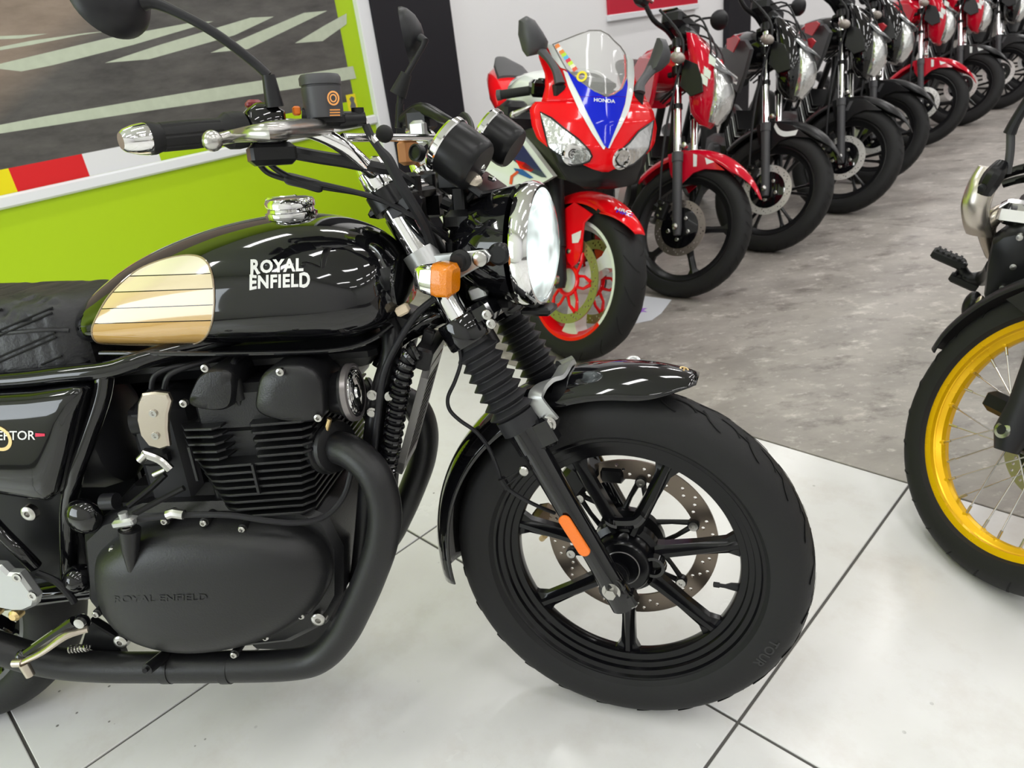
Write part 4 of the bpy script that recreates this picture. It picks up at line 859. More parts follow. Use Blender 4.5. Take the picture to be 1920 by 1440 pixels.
# exhaust -------------------------------------------------------------------
ex = [BK.at(588, 832, -.085), BK.at(620, 836, -.105), BK.at(662, 850, -.130), BK.at(702, 890, -.148), BK.at(721, 950, -.155), BK.at(716, 1015, -.158), BK.at(694, 1080, -.158), BK.at(668, 1140, -.158), BK.at(640, 1192, -.158), BK.at(600, 1232, -.158), BK.at(545, 1246, -.158), BK.at(430, 1250, -.158), BK.at(300, 1251, -.158), BK.at(190, 1250, -.16), BK.at(100, 1242, -.165), BK.at(20, 1222, -.172), BK.at(-60, 1192, -.18)]
for s in (1, -1):
    g = G(); g.tube([V((p.x, p.y*s, p.z)) for p in ex], .0265, 24, 6); e_ = P('exhaust_header', g, MATTE)
    g = G(); dd = (ex[1]-ex[0]).normalized(); dd = V((dd.x, dd.y*s, dd.z)); c = V((ex[1].x, ex[1].y*s, ex[1].z))
    g.lathe(c-dd*.012, dd, [(0, .030), (0, .044), (.006, .046), (.012, .046), (.014, .040), (.020, .040), (.022, .043), (.028, .041), (.030, .029)], 20); P('exhaust_flange', g, MATTE, e_)
    d0 = (ex[-1]-ex[-2]).normalized(); d0 = V((-1, d0.y*s*.15, .17)).normalized(); c = V((ex[-1].x, ex[-1].y*s, ex[-1].z)); g = G()
    g.lathe(c, d0, [(0, .027), (.05, .046), (.08, .048), (.55, .048), (.58, .040), (.58, .025)], 28); P('silencer', g, MATTE, e_)
    for q in (318, 428): 
        g = G(); c = BK.at(q, 1251, -.158); c.y *= s; g.tube([c-X0*.008, c+X0*.008], .0278, 20); P('pipe_clamp', g, MATTE, e_)
# horn, oil cooler, hose -----------------------------------------------------
hn = V((1, -.02, .03)).normalized(); c = BK.at(662, 735, -.10); g = G(); g.lathe(c, hn, [(-.040, .012), (-.036, .03), (-.012, .038), (-.010, .043), (.000, .0435), (.004, .041)], 36); ho = P('horn', g, SATIN)
g = G(); g.lathe(c, hn, [(-.006, .0435), (-.004, .046), (.004, .0455), (.006, .041), (.004, .039)], 36); P('horn_rim', g, mat('horn_rim_grey', (.23, .21, .21), .3, .6), ho)
g = G(); g.lathe(c, hn, [(.003, .039), (.006, .03), (.007, .012), (.010, .010), (.011, .001)], 30)
for r_ in (.016, .022, .028, .034): g.ring(c+hn*.0055, hn, r_, .0012, 28, 5)
P('horn_grille', g, CHR, ho)
ct, cb = BK.at(806, 688, -.08), BK.at(752, 888, -.08); ax = (ct-cb).normalized(); fx = Y.cross(ax).normalized(); m_ = (ct+cb)*.5; m_.y = -.028; m_ -= fx*.004
if fx.x < 0: fx = -fx
H_ = (ct-cb).length
g = G()
for s in (-1, 1): g.box(m_+Y*(.050*s), (.012, .008, H_), fx, Y, .001)
for s in (-1, 1): g.box(m_+ax*(H_/2-.010)*s, (.012, .108, .022), fx, Y, .001)
oc = P('oil_cooler', g, mat('cooler_grey', (.16, .155, .15), .4, .3))
g = G(); g.box(m_, (.006, .095, H_-.03), fx, Y)
for k in range(15):
    g.box(m_+ax*(-H_/2+.02+(H_-.04)*k/14), (.009, .095, .0030), fx, Y)
P('cooler_core', g, mat('cooler_core_black', (.035, .032, .03), .55), oc)
g = G(); g.box(m_+ax*(H_/2+.010)-fx*.01, (.03, .12, .035), fx, Y, .004); g.box(BK.at(800, 645, -.05), (.018, .02, .05), fx, Y, .003); P('cooler_bracket', g, SATIN, oc)
hs = catmull([BK.at(782, 655, -.085), BK.at(765, 672, -.09), BK.at(756, 700, -.092), BK.at(747, 745, -.092), BK.at(739, 800, -.092), BK.at(731, 850, -.092), BK.at(724, 885, -.09)], 12)
g = G(); g.tube(hs, .0105, 14); hso = P('oil_hose', g, RUB)
Ls = [0]; 
for i in range(1, len(hs)): Ls.append(Ls[-1]+(hs[i]-hs[i-1]).length)
def along(s):
    s = min(max(s, 0), Ls[-1]-1e-6)
    for i in range(1, len(hs)):
        if Ls[i] >= s: t = (s-Ls[i-1])/max(1e-9, Ls[i]-Ls[i-1]); return hs[i-1].lerp(hs[i], t), (hs[i]-hs[i-1]).normalized()
for k in range(17):
    p, d = along(Ls[-1]*(k+.3)/17); g = G(); g.ring(p, (d+V((0, 0, .25))).normalized(), .0125, .0046, 20, 8); P('hose_coil', g, GLOSS, hso)
for q in ((697, 742), (697, 775), (730, 745), (600, 855)):
    g = G(); c = BK.at(*q, -.10); g.lathe(c+Y*.006, RT, [(0, .0085), (.004, .0085), (.0045, .0055), (.008, .0055), (.008, .001)], 12); P('bracket_nut', g, STEEL)
# footrest, brake pedal, stand ------------------------------------------------
fp = [(-60, 1030), (-10, 1046), (18, 1048), (32, 1062), (52, 1063), (84, 1108), (80, 1124), (60, 1133), (40, 1133), (0, 1125), (-60, 1100)]
g = G(); g.prism(bk(fp, -.165), RT*.022, .005); fpo = P('footrest_bracket', g, ALU)
for q in ((32, 1083), (61, 1117)):
    g = G(); c = BK.at(*q, -.187); g.lathe(c, RT, [(0, .008), (.002, .008), (.002, .004), (-.002, .003)], 14); P('bracket_screw', g, STEEL, fpo)
g = G(); g.lathe(BK.at(37, 1146, -.17), RT, [(0, .010), (.014, .010), (.018, .006), (.018, .001)], 14); g.lathe(BK.at(0, 1142, -.17), RT, [(0, .008), (.014, .008), (.018, .005), (.018, .001)], 14); P('brass_nut', g, BRASS, fpo)
g = G(); p0, p1, p2, p3 = BK.at(152, 1172, -.19), BK.at(125, 1190, -.20), BK.at(80, 1222, -.215), BK.at(38, 1243, -.225)
g.tube([BK.at(165, 1178, -.185), p1, p2, p3], [.009, .010, .0075, .006], 10, 4, flat=.7); g.cyl(p3+X0*.004, p3-X0*.012, .007); g.tube([p3+V((.006, 0, -.002)), p3+V((.010, 0, -.026))], [.0085, .0075], 12); bp_ = P('brake_pedal', g, WARM)
g = G(); g.tube([BK.at(140, 1165, -.19), BK.at(95, 1195, -.2), BK.at(48, 1228, -.21)], [.010, .009, .009], 10); g.sphere(BK.at(42, 1230, -.212), .011, 10, 6); g.sphere(BK.at(150, 1170, -.18), .017, 14, 8); P('pedal_arm', g, GLOSS, bp_)
g = G(); g.lathe(BK.at(152, 1166, -.198), RT, [(0, .0095), (.006, .009), (.007, .001)], 16); P('pedal_bolt', g, STEEL, bp_)
g = G(); a, b = BK.at(130, 1218, -.17), BK.at(165, 1214, -.17); g.tube([a.lerp(b, i/60)+V((0, cos(i*.63)*.006, sin(i*.63)*.006)) for i in range(61)], .0015, 6); P('return_spring', g, STEEL)
g = G(); g.tube([BK.at(70, 1075, -.15), BK.at(105, 1090, -.15), BK.at(130, 1115, -.15), BK.at(140, 1130, -.15)], .006, 8, 4); P('brake_switch_wire', g, PLAS)
g = G(); g.tube([BK.at(310, 1228, -.16), BK.at(275, 1256, -.205)], .010, 14); g.cyl(BK.at(275, 1255, -.203), BK.at(271, 1258, -.21), .004); P('stand_peg', g, SATIN)
g = G(); g.prism(bk([(165, 1165), (215, 1195), (232, 1240), (226, 1242), (190, 1225), (150, 1215)], -.14), Y*.02, .003); P('stand_plate', g, SATIN)
g = G(); g.prism(bk([(470, 1210), (560, 1172), (612, 1150), (625, 1165), (612, 1212), (545, 1222), (480, 1220)], -.05), Y*.10, .005); P('sump_guard', g, SATIN)
g = G(); g.tube([V((-.74, .10, .20)), V((-.70, .20, .06)), V((-.66, .25, .012))], [.014, .012, .012], 12); g.box(V((-.655, .262, .010)), (.05, .04, .008), X0, Y, .003); P('side_stand', g, SATIN)
# rear end (mostly outside the frame) -------------------------------------------
RX = -1.392; RC = V((RX, 0, .3155))
g = G(); g.ringprof(RC, Y, tyre_prof(.3155, .130, .240, .05), 80, ref=X0); rt = P('rear_tyre', g, RUB)
g = G(); g.ringprof(RC, Y, [(-.052, .2395), (-.046, .240), (-.03, .226), (.03, .226), (.046, .240), (.052, .2395), (.05, .230), (.03, .215), (.014, .197), (-.014, .197), (-.03, .215), (-.05, .230)], 80, ref=X0)
rw = P('rear_wheel_rim', g, GLOSS)
for i in range(7):
    a = 2*pi*i/7+.2; d = V((cos(a), 0, sin(a))); s_ = Y.cross(d); g = G(); g.box(RC+d*.125, (.15, .03, .026), d, Y, .004); P('wheel_spoke', g, GLOSS, rw)
g = G(); g.lathe(RC-Y*.07, Y, [(0, .02), (0, .05), (.14, .06), (.14, .02)], 30); P('wheel_hub', g, GLOSS, rw)
g = G(); g.tube([V((-.86, -.10, .37)), V((-1.1, -.105, .345)), V((RX-.03, -.105, .315))], [.024, .022, .020], 14); P('swingarm', g, GLOSS); g.v = [V((p.x, -p.y, p.z)) for p in g.v]; P('swingarm', g, GLOSS)
g = G(); g.cyl(V((-1.36, -.135, .36)), V((-1.22, -.135, .70)), .012); g.tube([V((-1.34, -.135, .40)).lerp(V((-1.24, -.135, .64)), i/120)+V((cos(i*.6)*.024, sin(i*.6)*.024, 0)) for i in range(121)], .004, 6); P('rear_shock', g, SATIN); g.v = [V((p.x, -p.y, p.z)) for p in g.v]; P('rear_shock', g, SATIN)
g = G(); NA_ = 24
g.grid([[V((RX+cos(a)*r_, y, .3155+sin(a)*r_)) for y, r_ in ((-.075, .345), (-.06, .37), (0, .385), (.06, .37), (.075, .345))] for a in [radians(45+115*i/NA_) for i in range(NA_+1)]]); rf = P('rear_fender', g, GLOSS); md = rf.modifiers.new('t', 'SOLIDIFY'); md.thickness = .003

# dark structure behind: backbone, intake, gearbox top
g = G(); g.box(V((-.62, 0, .742)), (.50, .15, .05), X0, Y, .02); P('backbone', g, SATIN)
g = G(); g.box(V((-.745, 0, .60)), (.10, .22, .22), X0, Y, .03); P('intake_boot', g, PLAS)
g = G(); g.box(V((-.74, 0, .515)), (.22, .22, .06), X0, Y, .02); P('gearbox_top', g, MATTE)
g = G(); g.box(V((-1.2, 0, .765)), (.72, .20, .03), X0, Y, .01); P('seat_base', g, PLAS, seat)
def on_seat(x, z):
    t = (x+1.62)/.785; w = .128-.030*max(0, (t-.6)/.4)**1.5; zt = .878+.022*min(1, max(0, (-x-.83)/.5)); zt = min(zt, .898)
    s_ = min(1, max(0, (z-.758)/(zt-.758)))**(1/.42); return V((x, -w*sqrt(max(0, 1-s_*s_))**.45-.0006, z))
def stitch(L, sd=1):
    if len(L) < 3: return
    g = G(); g.tube([V((p.x, p.y*sd, p.z)) for p in L], .0017, 6); P('stitch_line', g, GROOVE, seat)
for sd in (1, -1):
    for z0 in (.975, .937, .899, .861, .823, .785):
        for dz in (0, .0075): stitch([on_seat(x, z0-dz+.30*(x+.87)) for x in [-1.57+.7*q/60 for q in range(61)] if .772 < z0-dz+.30*(x+.87) < .868], sd)
# ------------------------------------------------------------ the row of parked motorcycles
class Steered:
    at = Fr.at; pts = Fr.pts
    def __init__(s, B, M): s.O = M.translation.copy(); s.f, s.l, s.u = [M.col[i].to_3d() for i in range(3)]; s.M = M
def park(x, y, heading, lean, steer, rake, R, off=.04):
    B = Fr((0, 0, 0), heading, lean); rk = radians(rake); A0 = V((0, 0, R)); a = V((-sin(rk), 0, cos(rk))); ap = A0-V((cos(rk), 0, sin(rk)))*off
    SM = Matrix.Translation(ap) @ Matrix.Rotation(radians(steer), 4, a) @ Matrix.Translation(-ap)
    W = B.M @ SM; Cw = W @ A0; l = W.col[1].to_3d(); d = V((0, 0, -1)); d = (d-l*d.dot(l)).normalized(); low = Cw+d*R
    B.O = V((x, y, 0))-low; B.M.translation = B.O
    return B, Steered(B, B.M @ SM), SM
def scan_fill(L, fn, ny=14, nx=10, flip=False):
    L = [(p[0], p[1]) for p in L]; y0, y1 = min(p[1] for p in L), max(p[1] for p in L); rows = []
    for i in range(ny+1):
        y = y0+(y1-y0)*(.004+.992*i/ny); xx = []
        for k in range(len(L)):
            a, b = L[k], L[(k+1) % len(L)]
            if (a[1]-y)*(b[1]-y) <= 0 and abs(a[1]-b[1]) > 1e-9: xx.append(a[0]+(b[0]-a[0])*(y-a[1])/(b[1]-a[1]))
        rows.append([fn(min(xx)+(max(xx)-min(xx))*j/nx, y) for j in range(nx+1)])
    g = G(); g.grid(rows); return g
REDP = mat('candy_red', (.56, .003, .022), .12, coat=.55, spec=.15)
REDB = mat('bright_red', (.86, .003, .008), .14, coat=.45, spec=.12)
BLU = mat('race_blue', (.002, .014, .60), .14, coat=.45, spec=.12)
WHT = mat('gloss_white', (.80, .84, .82), .14, coat=1.)
SMOKE = mat('smoked_screen', (.16, .17, .18), .08, coat=1., alpha=.75)
CLEAR = mat('clear_screen', (.78, .78, .76), .04, coat=1., alpha=.16)
LENSW = mat('lamp_lens', (.62, .63, .63), .12, .75, coat=1., bump=1., bscale=60, var=.45, vscale=26)
BRIGHTD = mat('bright_disc', (.74, .73, .71), .3, .55)
SMOKEL = mat('smoked_lamp', (.34, .30, .27), .12, .2, coat=1.)
PATCH = mat('tank_red_patch', (.60, .02, .035), .35)
def loft(secs, n=20, pw=2.6):                                              # sections: (x or z key, centre, half sizes) along an axis
    R_ = []
    for c, ex, ey in secs:
        c, ex, ey = V(c), V(ex), V(ey)
        R_.append([c+ex*(abs(cos(2*pi*k/n))**(2/pw)*(1 if cos(2*pi*k/n) > 0 else -1))+ey*(abs(sin(2*pi*k/n))**(2/pw)*(1 if sin(2*pi*k/n) > 0 else -1)) for k in range(n)])
    return R_
def wheel(PQ, R, w, rb, wb, spokes, rimm, parent=None, c=(0, 0, 0), pair=False, tyre_name='front_tyre', rim_name='front_wheel_rim', tread_m=None):
    c = V(c); g = G(); g.ringprof(c, Y, tyre_prof(R, w, rb, wb, 5), 64, ref=X0); t = PQ(tyre_name, g, RUB)
    g = G()
    for k in range(36):                                                    # short tread cuts across the crown
        for sg_ in (-1, 1):
            pts = []
            for q in range(5):
                th = sg_*(.12+.72*q/4); rm = rb+(R-rb)*.42; a = 2*pi*(k+(.5 if sg_ > 0 else 0))/36+.09*q/4
                pts.append(c+V((cos(a), 0, sin(a)))*(rm+(R-rm)*cos(th*1.05)**.85+.0007)+Y*(w/2*sin(th*1.05)))
            for i in range(4):
                d = (pts[i+1]-pts[i]).normalized(); n_ = V((pts[i].x-c.x, 0, pts[i].z-c.z)).normalized(); s_ = d.cross(n_).normalized()*.0017
                g.add([pts[i]-s_, pts[i]+s_, pts[i+1]+s_, pts[i+1]-s_], [(0, 1, 2, 3)])
    o = PQ('tread_groove', g, GROOVE, t); o['kind'] = 'stuff'
    g = G(); g.ringprof(c, Y, [(-wb-.004, rb), (-wb, rb+.001), (-wb*.6, rb-.012), (wb*.6, rb-.012), (wb, rb+.001), (wb+.004, rb), (wb+.004, rb-.008), (wb*.75, rb-.018), (wb*.45, rb-.034), (-wb*.45, rb-.034), (-wb*.75, rb-.018), (-wb-.004, rb-.008)], 64, ref=X0)
    rim_ = PQ(rim_name, g, rimm); ri = rb-.03
    for i in range(spokes):
        a = 2*pi*i/spokes+.35
        for q in ((-.13, .13) if pair else (0,)):
            d0 = V((cos(a), 0, sin(a)))*.045; d1 = V((cos(a+q), 0, sin(a+q)))*ri; ax = (d1-d0).normalized(); sd = Y.cross(ax).normalized()
            hw = (.007, .006, .007, .014) if pair else (.020, .013, .014, .034); R_ = []
            for t_, h in zip((0, .5, .85, 1), hw): p = c+d0.lerp(d1, t_); R_.append([p+sd*h+Y*.010, p+sd*h-Y*.004, p-Y*.014, p-sd*h-Y*.004, p-sd*h+Y*.010])
            g = G(); g.rings(R_); PQ('wheel_spoke', g, rimm, rim_)
    g = G(); g.lathe(c-Y*.045, Y, [(0, .015), (0, .038), (.02, .048), (.07, .048), (.09, .038), (.09, .015)], 24); PQ('wheel_hub', g, SATIN, rim_)
    return t, rim_
def commuter(x, y, label, body, fend, discm, spokes=5, pair=False, rim_r=.205, w=.085, swoosh=False, patch=False, steer=47, heading=-91, cowl=None):
    B, S, SM = park(x, y, heading, -8, steer, 26, .30); r = thing('motorcycle', label, 'motorcycle', B.M, 'motorcycles parked in a row along the wall')
    def P(n, g, m, par=None, **k): return build(n, g, m, par or r, **k)
    def Q(n, g, m, par=None, **k): return build(n, g, m, par or r, M=SM, **k)
    A = V((0, 0, .30)); fd = V((-sin(radians(26)), 0, cos(radians(26)))); fn = V((cos(radians(26)), 0, sin(radians(26))))
    f = lambda t, lat=0, fw=0: A+fd*t+fn*fw+Y*lat
    wheel(Q, .30, w, .300-w*.78, .026, spokes, SATIN, c=A, pair=pair)
    dl = disc_rotor(.088, .122, .005, 18, .0034); dl.xf(Matrix.Translation(A-Y*.058) @ XZ); d = Q('brake_disc', dl, discm)
    g = G(); g.lathe(A-Y*.066, Y, [(0, .02), (0, .060), (.004, .09), (.012, .09), (.014, .03)], 28); Q('disc_carrier', g, GLOSS, d)
    for k in range(5):
        a = 2*pi*k/5; g = G(); g.lathe(A-Y*.066+V((cos(a), 0, sin(a)))*.05, RT, [(0, .009), (.006, .009), (.008, .006), (.008, .001)], 10); Q('disc_bolt', g, STEEL, d)
    g = G(); c = A+V((-.105, -.07, .045)); g.box(c, (.05, .045, .085), X0, Y, .01); g.box(c+V((-.012, -.01, .03)), (.03, .05, .03), X0, Y, .008); cl = Q('brake_caliper', g, SATIN)
    for dz in (-.03, .0, .03): g = G(); g.lathe(c+V((0, -.022, dz)), RT, [(0, .007), (.006, .007), (.007, .001)], 10); Q('caliper_bolt', g, STEEL, cl)
    for s in (-1, 1):
        la = .082*s; g = G(); g.tube([f(-.035, la), f(0, la), f(.30, la)], [.016, .0205, .0215], 16); g.cyl(f(.285, la), f(.325, la), .0245, n=18); lg = Q('fork_slider', g, GREYP if s < 0 else SATIN)
        g = G(); g.cyl(f(.31, la), f(.80, la), .0165, n=16); Q('stanchion', g, CHR, lg)
        g = G(); g.cyl(f(.515, la), f(.535, la), .021, n=14); Q('fork_ring', g, SATIN, lg)
        g = G(); g.lathe(f(0, la, 0)+Y*.006*s, Y*s, [(.0, .014), (.018, .013), (.020, .008), (.024, .002)], 14); Q('axle_nut', g, STEEL, lg)
        g = G(); g.lathe(f(.35, la, .035)+Y*0, Y*s, [(-.01, .012), (.012, .012), (.014, .004)], 12); Q('fender_bolt', g, STEEL, lg)
    g = G()
    for t in (.68, .80):
        for s in (-1, 1): g.cyl(f(t-.018, .082*s), f(t+.018, .082*s), .027, n=16)
        g.box(f(t, 0, -.02), (.07, .16, .03), fn, Y, .008)
    Q('triple_clamp', g, SATIN)
    # front fender with its skirt
    g = G(); NA, NS = 30, 10; R_ = []
    for i in range(NA+1):
        a = radians(40+118*i/NA); tt = i/NA; k = min(1, .18+tt/.30); row = []
        for j in range(NS+1):
            q = (-1+2*j/NS)*k*1.25; rr = .352-.045*(1-cos(q))/(1-cos(1.25)); row.append(A+V((cos(a)*rr, -.056*sin(q)/sin(1.25), sin(a)*rr)))
        R_.append(row)
    g.grid(R_); fo = Q('front_fender', g, fend); md = fo.modifiers.new('t', 'SOLIDIFY'); md.thickness = .003
    for s in (-1, 1):
        g = G(); g.prism([V((px_, .052*s, pz)) for px_, pz in ((-.20, .575), (-.13, .615), (-.02, .620), (.09, .585), (-.00, .565), (-.045, .535), (-.09, .455), (-.15, .50))], Y*.008*s, .002); Q('fender_skirt', g, fend, fo)
    if swoosh:
        g = G(); pts = catmull([V((-.105, -.0615, .60)), V((-.07, -.0615, .575)), V((-.03, -.0615, .572)), V((.02, -.0615, .592))], 5)
        for i in range(len(pts)-1): u = Z0*(.010+.004*i/len(pts)); g.add([pts[i]-u, pts[i]+u, pts[i+1]+u, pts[i+1]-u], [(0, 1, 2, 3)])
        Q('white_swoosh', g, WHT, fo)
    elif body is not REDP:
        g = G(); g.add([V((-.105, -.0615, .54)), V((-.085, -.0615, .545)), V((-.082, -.0615, .60)), V((-.10, -.0615, .595))], [(0, 1, 2, 3)]); Q('fender_mark', g, GREYP, fo)
    else:
        g = G(); g.add([V((-.02, -.0608, .61)), V((.03, -.0608, .604)), V((.0, -.0608, .585))], [(0, 1, 2)]); g.add([V((-.08, -.0615, .61)), V((-.06, -.0615, .61)), V((-.04, -.0615, .565)), V((-.055, -.0615, .56))], [(0, 1, 2, 3)]); Q('fender_decal', g, WHT, fo)
    # headlamp cowl
    cw = cowl or body
    secs = [(.735, -.14, -.09, .030), (.77, -.19, -.085, .070), (.83, -.22, -.085, .098), (.90, -.245, -.105, .112), (.97, -.285, -.145, .112), (1.03, -.325, -.21, .100), (1.075, -.36, -.28, .075)]
    g = G(); g.rings(loft([((( a+b)/2, 0, z), X0*((b-a)/2), Y*h) for z, a, b, h in secs], 22, 2.8)); co = Q('headlamp_cowl', g, cw)
    secs = [(.755, -.11, -.060, .030), (.79, -.11, -.048, .052), (.84, -.12, -.044, .066), (.90, -.14, -.060, .074), (.955, -.17, -.095, .070), (.985, -.19, -.13, .045)]
    g = G(); g.rings(loft([((( a+b)/2, 0, z), X0*((b-a)/2), Y*h) for z, a, b, h in secs], 22, 2.6)); Q('headlamp_lens', g, LENSW, co)
    for s in (-1, 1):
        g = G(); g.prism([V((px_, .112*s, pz)) for px_, pz in ((-.27, .96), (-.20, .95), (-.15, .90), (-.12, .85), (-.17, .82), (-.24, .85))], Y*.006*s, .002); Q('cowl_panel', g, SATIN if cw is not SATIN else GLOSS, co)
        if cw is REDP:
            for dz in (0, .05, .08): g = G(); g.prism([V((px_-.0, .1125*s, pz-dz)) for px_, pz in ((-.165, 1.0), (-.125, .985), (-.115, .955), (-.15, .965))], Y*.003*s, 0); Q('wing_decal', g, WHT, co)
    g = G(); R_ = []
    for i in range(9):
        t = i/8; xx = -.06-.30*t; zz = .955+.155*t; hw = .075+.02*sin(pi*t)-.03*t
        R_.append([V((xx-.05*(j/6-1)**2*(1), hw*(j/6-1), zz)) for j in range(13)])
    g.grid(R_); ws = Q('windscreen', g, SMOKE); md = ws.modifiers.new('t', 'SOLIDIFY'); md.thickness = .003
    g = G(); c = V((-.43, 0, 1.115)); g.box(c, (.10, .20, .075), V((1, 0, .35)), Y, .02); g.box(c+V((.05, 0, -.03)), (.06, .12, .06), X0, Y, .015); ic = Q('instrument_cluster', g, PLAS)
    g = G(); g.box(c+V((-.035, 0, .030)), (.085, .17, .012), V((1, 0, .35)), Y, .004); Q('cluster_face', g, GLOSS, ic)
    hb_ = [f(.85, 0, -.05), f(.88, .07, -.06), f(.90, .16, -.08), V((-.52, .24, 1.13)), V((-.57, .37, 1.115))]; full = [V((p.x, -p.y, p.z)) for p in hb_[:0:-1]]+hb_
    g = G(); g.tube(full, .011, 12, 5); ho = Q('handlebar', g, SATIN)
    for s in (-1, 1):
        m_ = lambda p: V((p[0], p[1]*s, p[2]))
        g = G(); g.tube([m_((-.54, .27, 1.125)), m_((-.575, .385, 1.115))], .0165, 14); Q('handlebar_grip', g, RUB, ho)
        g = G(); g.box(m_((-.515, .225, 1.125)), (.05, .06, .05), X0, Y, .01); Q('switch_housing', g, PLAS, ho)
        g = G(); g.tube([m_((-.47, .21, 1.13)), m_((-.48, .29, 1.125)), m_((-.50, .38, 1.115))], [.009, .006, .006], 8, 3); Q('control_lever', g, STEEL, ho)
        g = G(); g.tube([m_((-.50, .20, 1.14)), m_((-.50, .205, 1.20)), m_((-.47, .27, 1.245)), m_((-.46, .30, 1.25))], .0055, 8, 4); ms_ = Q('mirror_stem', g, PLAS)
        g = G(); cm = V(m_((-.465, .345, 1.265))); axm = V((1, -.15*s, .1)).normalized(); u_ = V((0, 1, 0)); R_ = []
        for t, k in ((.028, .05), (.024, .5), (.012, .85), (0, 1), (-.010, 1), (-.011, .9)):
            R_.append([cm+axm*t+Y*(.070*k*cos(2*pi*q/18))*(1-.15*sin(2*pi*q/18)*s)+Z0*(.046*k*sin(2*pi*q/18))+Y*(s*.012*sin(2*pi*q/18)*k) for q in range(18)])
        g.rings(R_); Q('mirror_shell', g, PLAS, ms_)
        g = G(); g.tube([f(.70, .09*s, .02), f(.70, .135*s, .03)], .007, 8); ii = Q('front_indicator', g, PLAS)
        g = G(); g.sphere(f(.705, .155*s, .035), .030, 14, 10, (1.15, 1.0, .8)); Q('indicator_lens', g, SMOKEL, ii)
        g = G(); g.sphere(f(.705, .158*s, .048), .014, 10, 6); Q('indicator_bulb', g, AMB, ii)
    for k, (y0, dx) in enumerate(((-.06, .06), (-.02, .08), (.05, .07))):
        g = G(); g.tube([V((-.45, y0, 1.10)), V((-.30, y0*1.4, 1.14-.02*k)), V((-.20+dx*.3, y0*1.2, 1.00)), V((-.30, y0*.8, .86)), V((-.36, y0*.5, .78))], .0045, 6, 5); Q('control_cable', g, PLAS)
    g = G(); g.tube([V((-.46, -.15, 1.12)), V((-.30, -.13, 1.02)), V((-.26, -.12, .85)), V((-.22, -.125, .68)), V((-.17, -.12, .52)), V((-.12, -.105, .38))], .006, 8, 5); Q('brake_hose', g, PLAS)
    # body
    secs = [(-.27, .92, .040, .055), (-.33, .93, .095, .085), (-.45, .93, .135, .10), (-.58, .92, .140, .105), (-.70, .89, .115, .085), (-.80, .86, .085, .05)]
    g = G(); g.rings(loft([((x_, 0, z), Y*h, Z0*v) for x_, z, h, v in secs], 22, 2.5)); tk_ = P('fuel_tank', g, body)
    for s in (-1, 1):
        g = G(); o_ = [(-.14, .945), (-.22, .985), (-.40, .985), (-.52, .93), (-.50, .86), (-.36, .79), (-.22, .74), (-.17, .83)]
        g.prism([V((x_, (.130+.03*min(1, (-x_-.14)*3 if x_ > -.4 else .8))*s, z)) for x_, z in o_], Y*.02*s, .006); sh_ = P('tank_shroud', g, body if body is not GLOSS else GREYP)
        if patch:
            g = G(); g.prism([V((x_, .185*s, z)) for x_, z in ((-.20, .985), (-.25, 1.0), (-.40, .985), (-.38, .94), (-.27, .925))], Y*.006*s, .001); P('shroud_patch', g, PATCH, sh_)
    secs = [(-.72, .855, .09, .03), (-.85, .845, .12, .035), (-1.05, .85, .135, .04), (-1.25, .89, .12, .04), (-1.45, .905, .10, .035), (-1.52, .91, .06, .02)]
    g = G(); g.rings(loft([((x_, 0, z), Y*h, Z0*v) for x_, z, h, v in secs], 20, 3.0)); P('seat', g, LEATH)
    secs = [(-.80, .78, .10, .05), (-1.1, .80, .11, .05), (-1.4, .84, .09, .045), (-1.66, .88, .04, .03)]
    g = G(); g.rings(loft([((x_, 0, z), Y*h, Z0*v) for x_, z, h, v in secs], 20, 3.0)); P('tail_cowl', g, body)
    g = G(); g.box(V((-.66, 0, .37)), (.34, .20, .22), X0, Y, .03); g.lathe(V((-.60, -.10, .36)), RT, [(0, .095), (.03, .09), (.04, .07), (.045, .01)], 28); en = P('engine', g, ENG)
    for k in range(8): g = G(); p_ = V((-.50+.018*k, 0, .46+.020*k)); g.box(p_, (.155-.004*k, .17, .006), V((1, 0, -.9)), Y, .002); P('cooling_fin', g, ALU if k % 3 == 2 else ENG, en)
    g = G(); g.box(V((-.42, 0, .545)), (.13, .12, .14), V((1, 0, -.9)), Y, .02); P('cylinder', g, ENG, en)
    g = G(); g.tube([V((-.36, -.02, .56)), V((-.29, -.05, .50)), V((-.30, -.10, .36)), V((-.45, -.13, .24)), V((-.8, -.14, .24))], .018, 12, 6); g.tube([V((-.8, -.14, .24)), V((-.9, -.15, .27)), V((-1.45, -.18, .42))], [.02, .045, .045], 16); P('exhaust', g, SATIN)
    g = G(); g.tube([V((-.34, 0, .82)), V((-.30, 0, .62)), V((-.40, 0, .28)), V((-.52, 0, .22))], .02, 12, 5); g.tube([V((-.33, 0, .88)), V((-.7, 0, .80)), V((-1.5, 0, .80))], .025, 10, 4); P('frame', g, SATIN)
    g = G(); g.tube([V((-.70, -.22, .36)), V((-.70, .22, .36))], .014, 10); P('footrest', g, RUB)
    g = G(); g.tube([V((-.72, .12, .26)), V((-.68, .25, .06)), V((-.665, .285, .03))], .011, 10); P('side_stand', g, SATIN)
    rc = V((-1.30, 0, .285)); g = G(); g.ringprof(rc, Y, tyre_prof(.285, .1, .225, .03, 5), 48, ref=X0); P('rear_tyre', g, RUB)
    g = G(); g.ringprof(rc, Y, [(-.034, .226), (0, .214), (.034, .226), (.034, .216), (.012, .192), (-.012, .192), (-.034, .216)], 48, ref=X0); rr_ = P('rear_wheel_rim', g, SATIN)
    for i in range(5): a = 2*pi*i/5; g = G(); dv = V((cos(a), 0, sin(a))); g.box(rc+dv*.12, (.15, .022, .03), dv, Y, .004); P('wheel_spoke', g, SATIN, rr_)
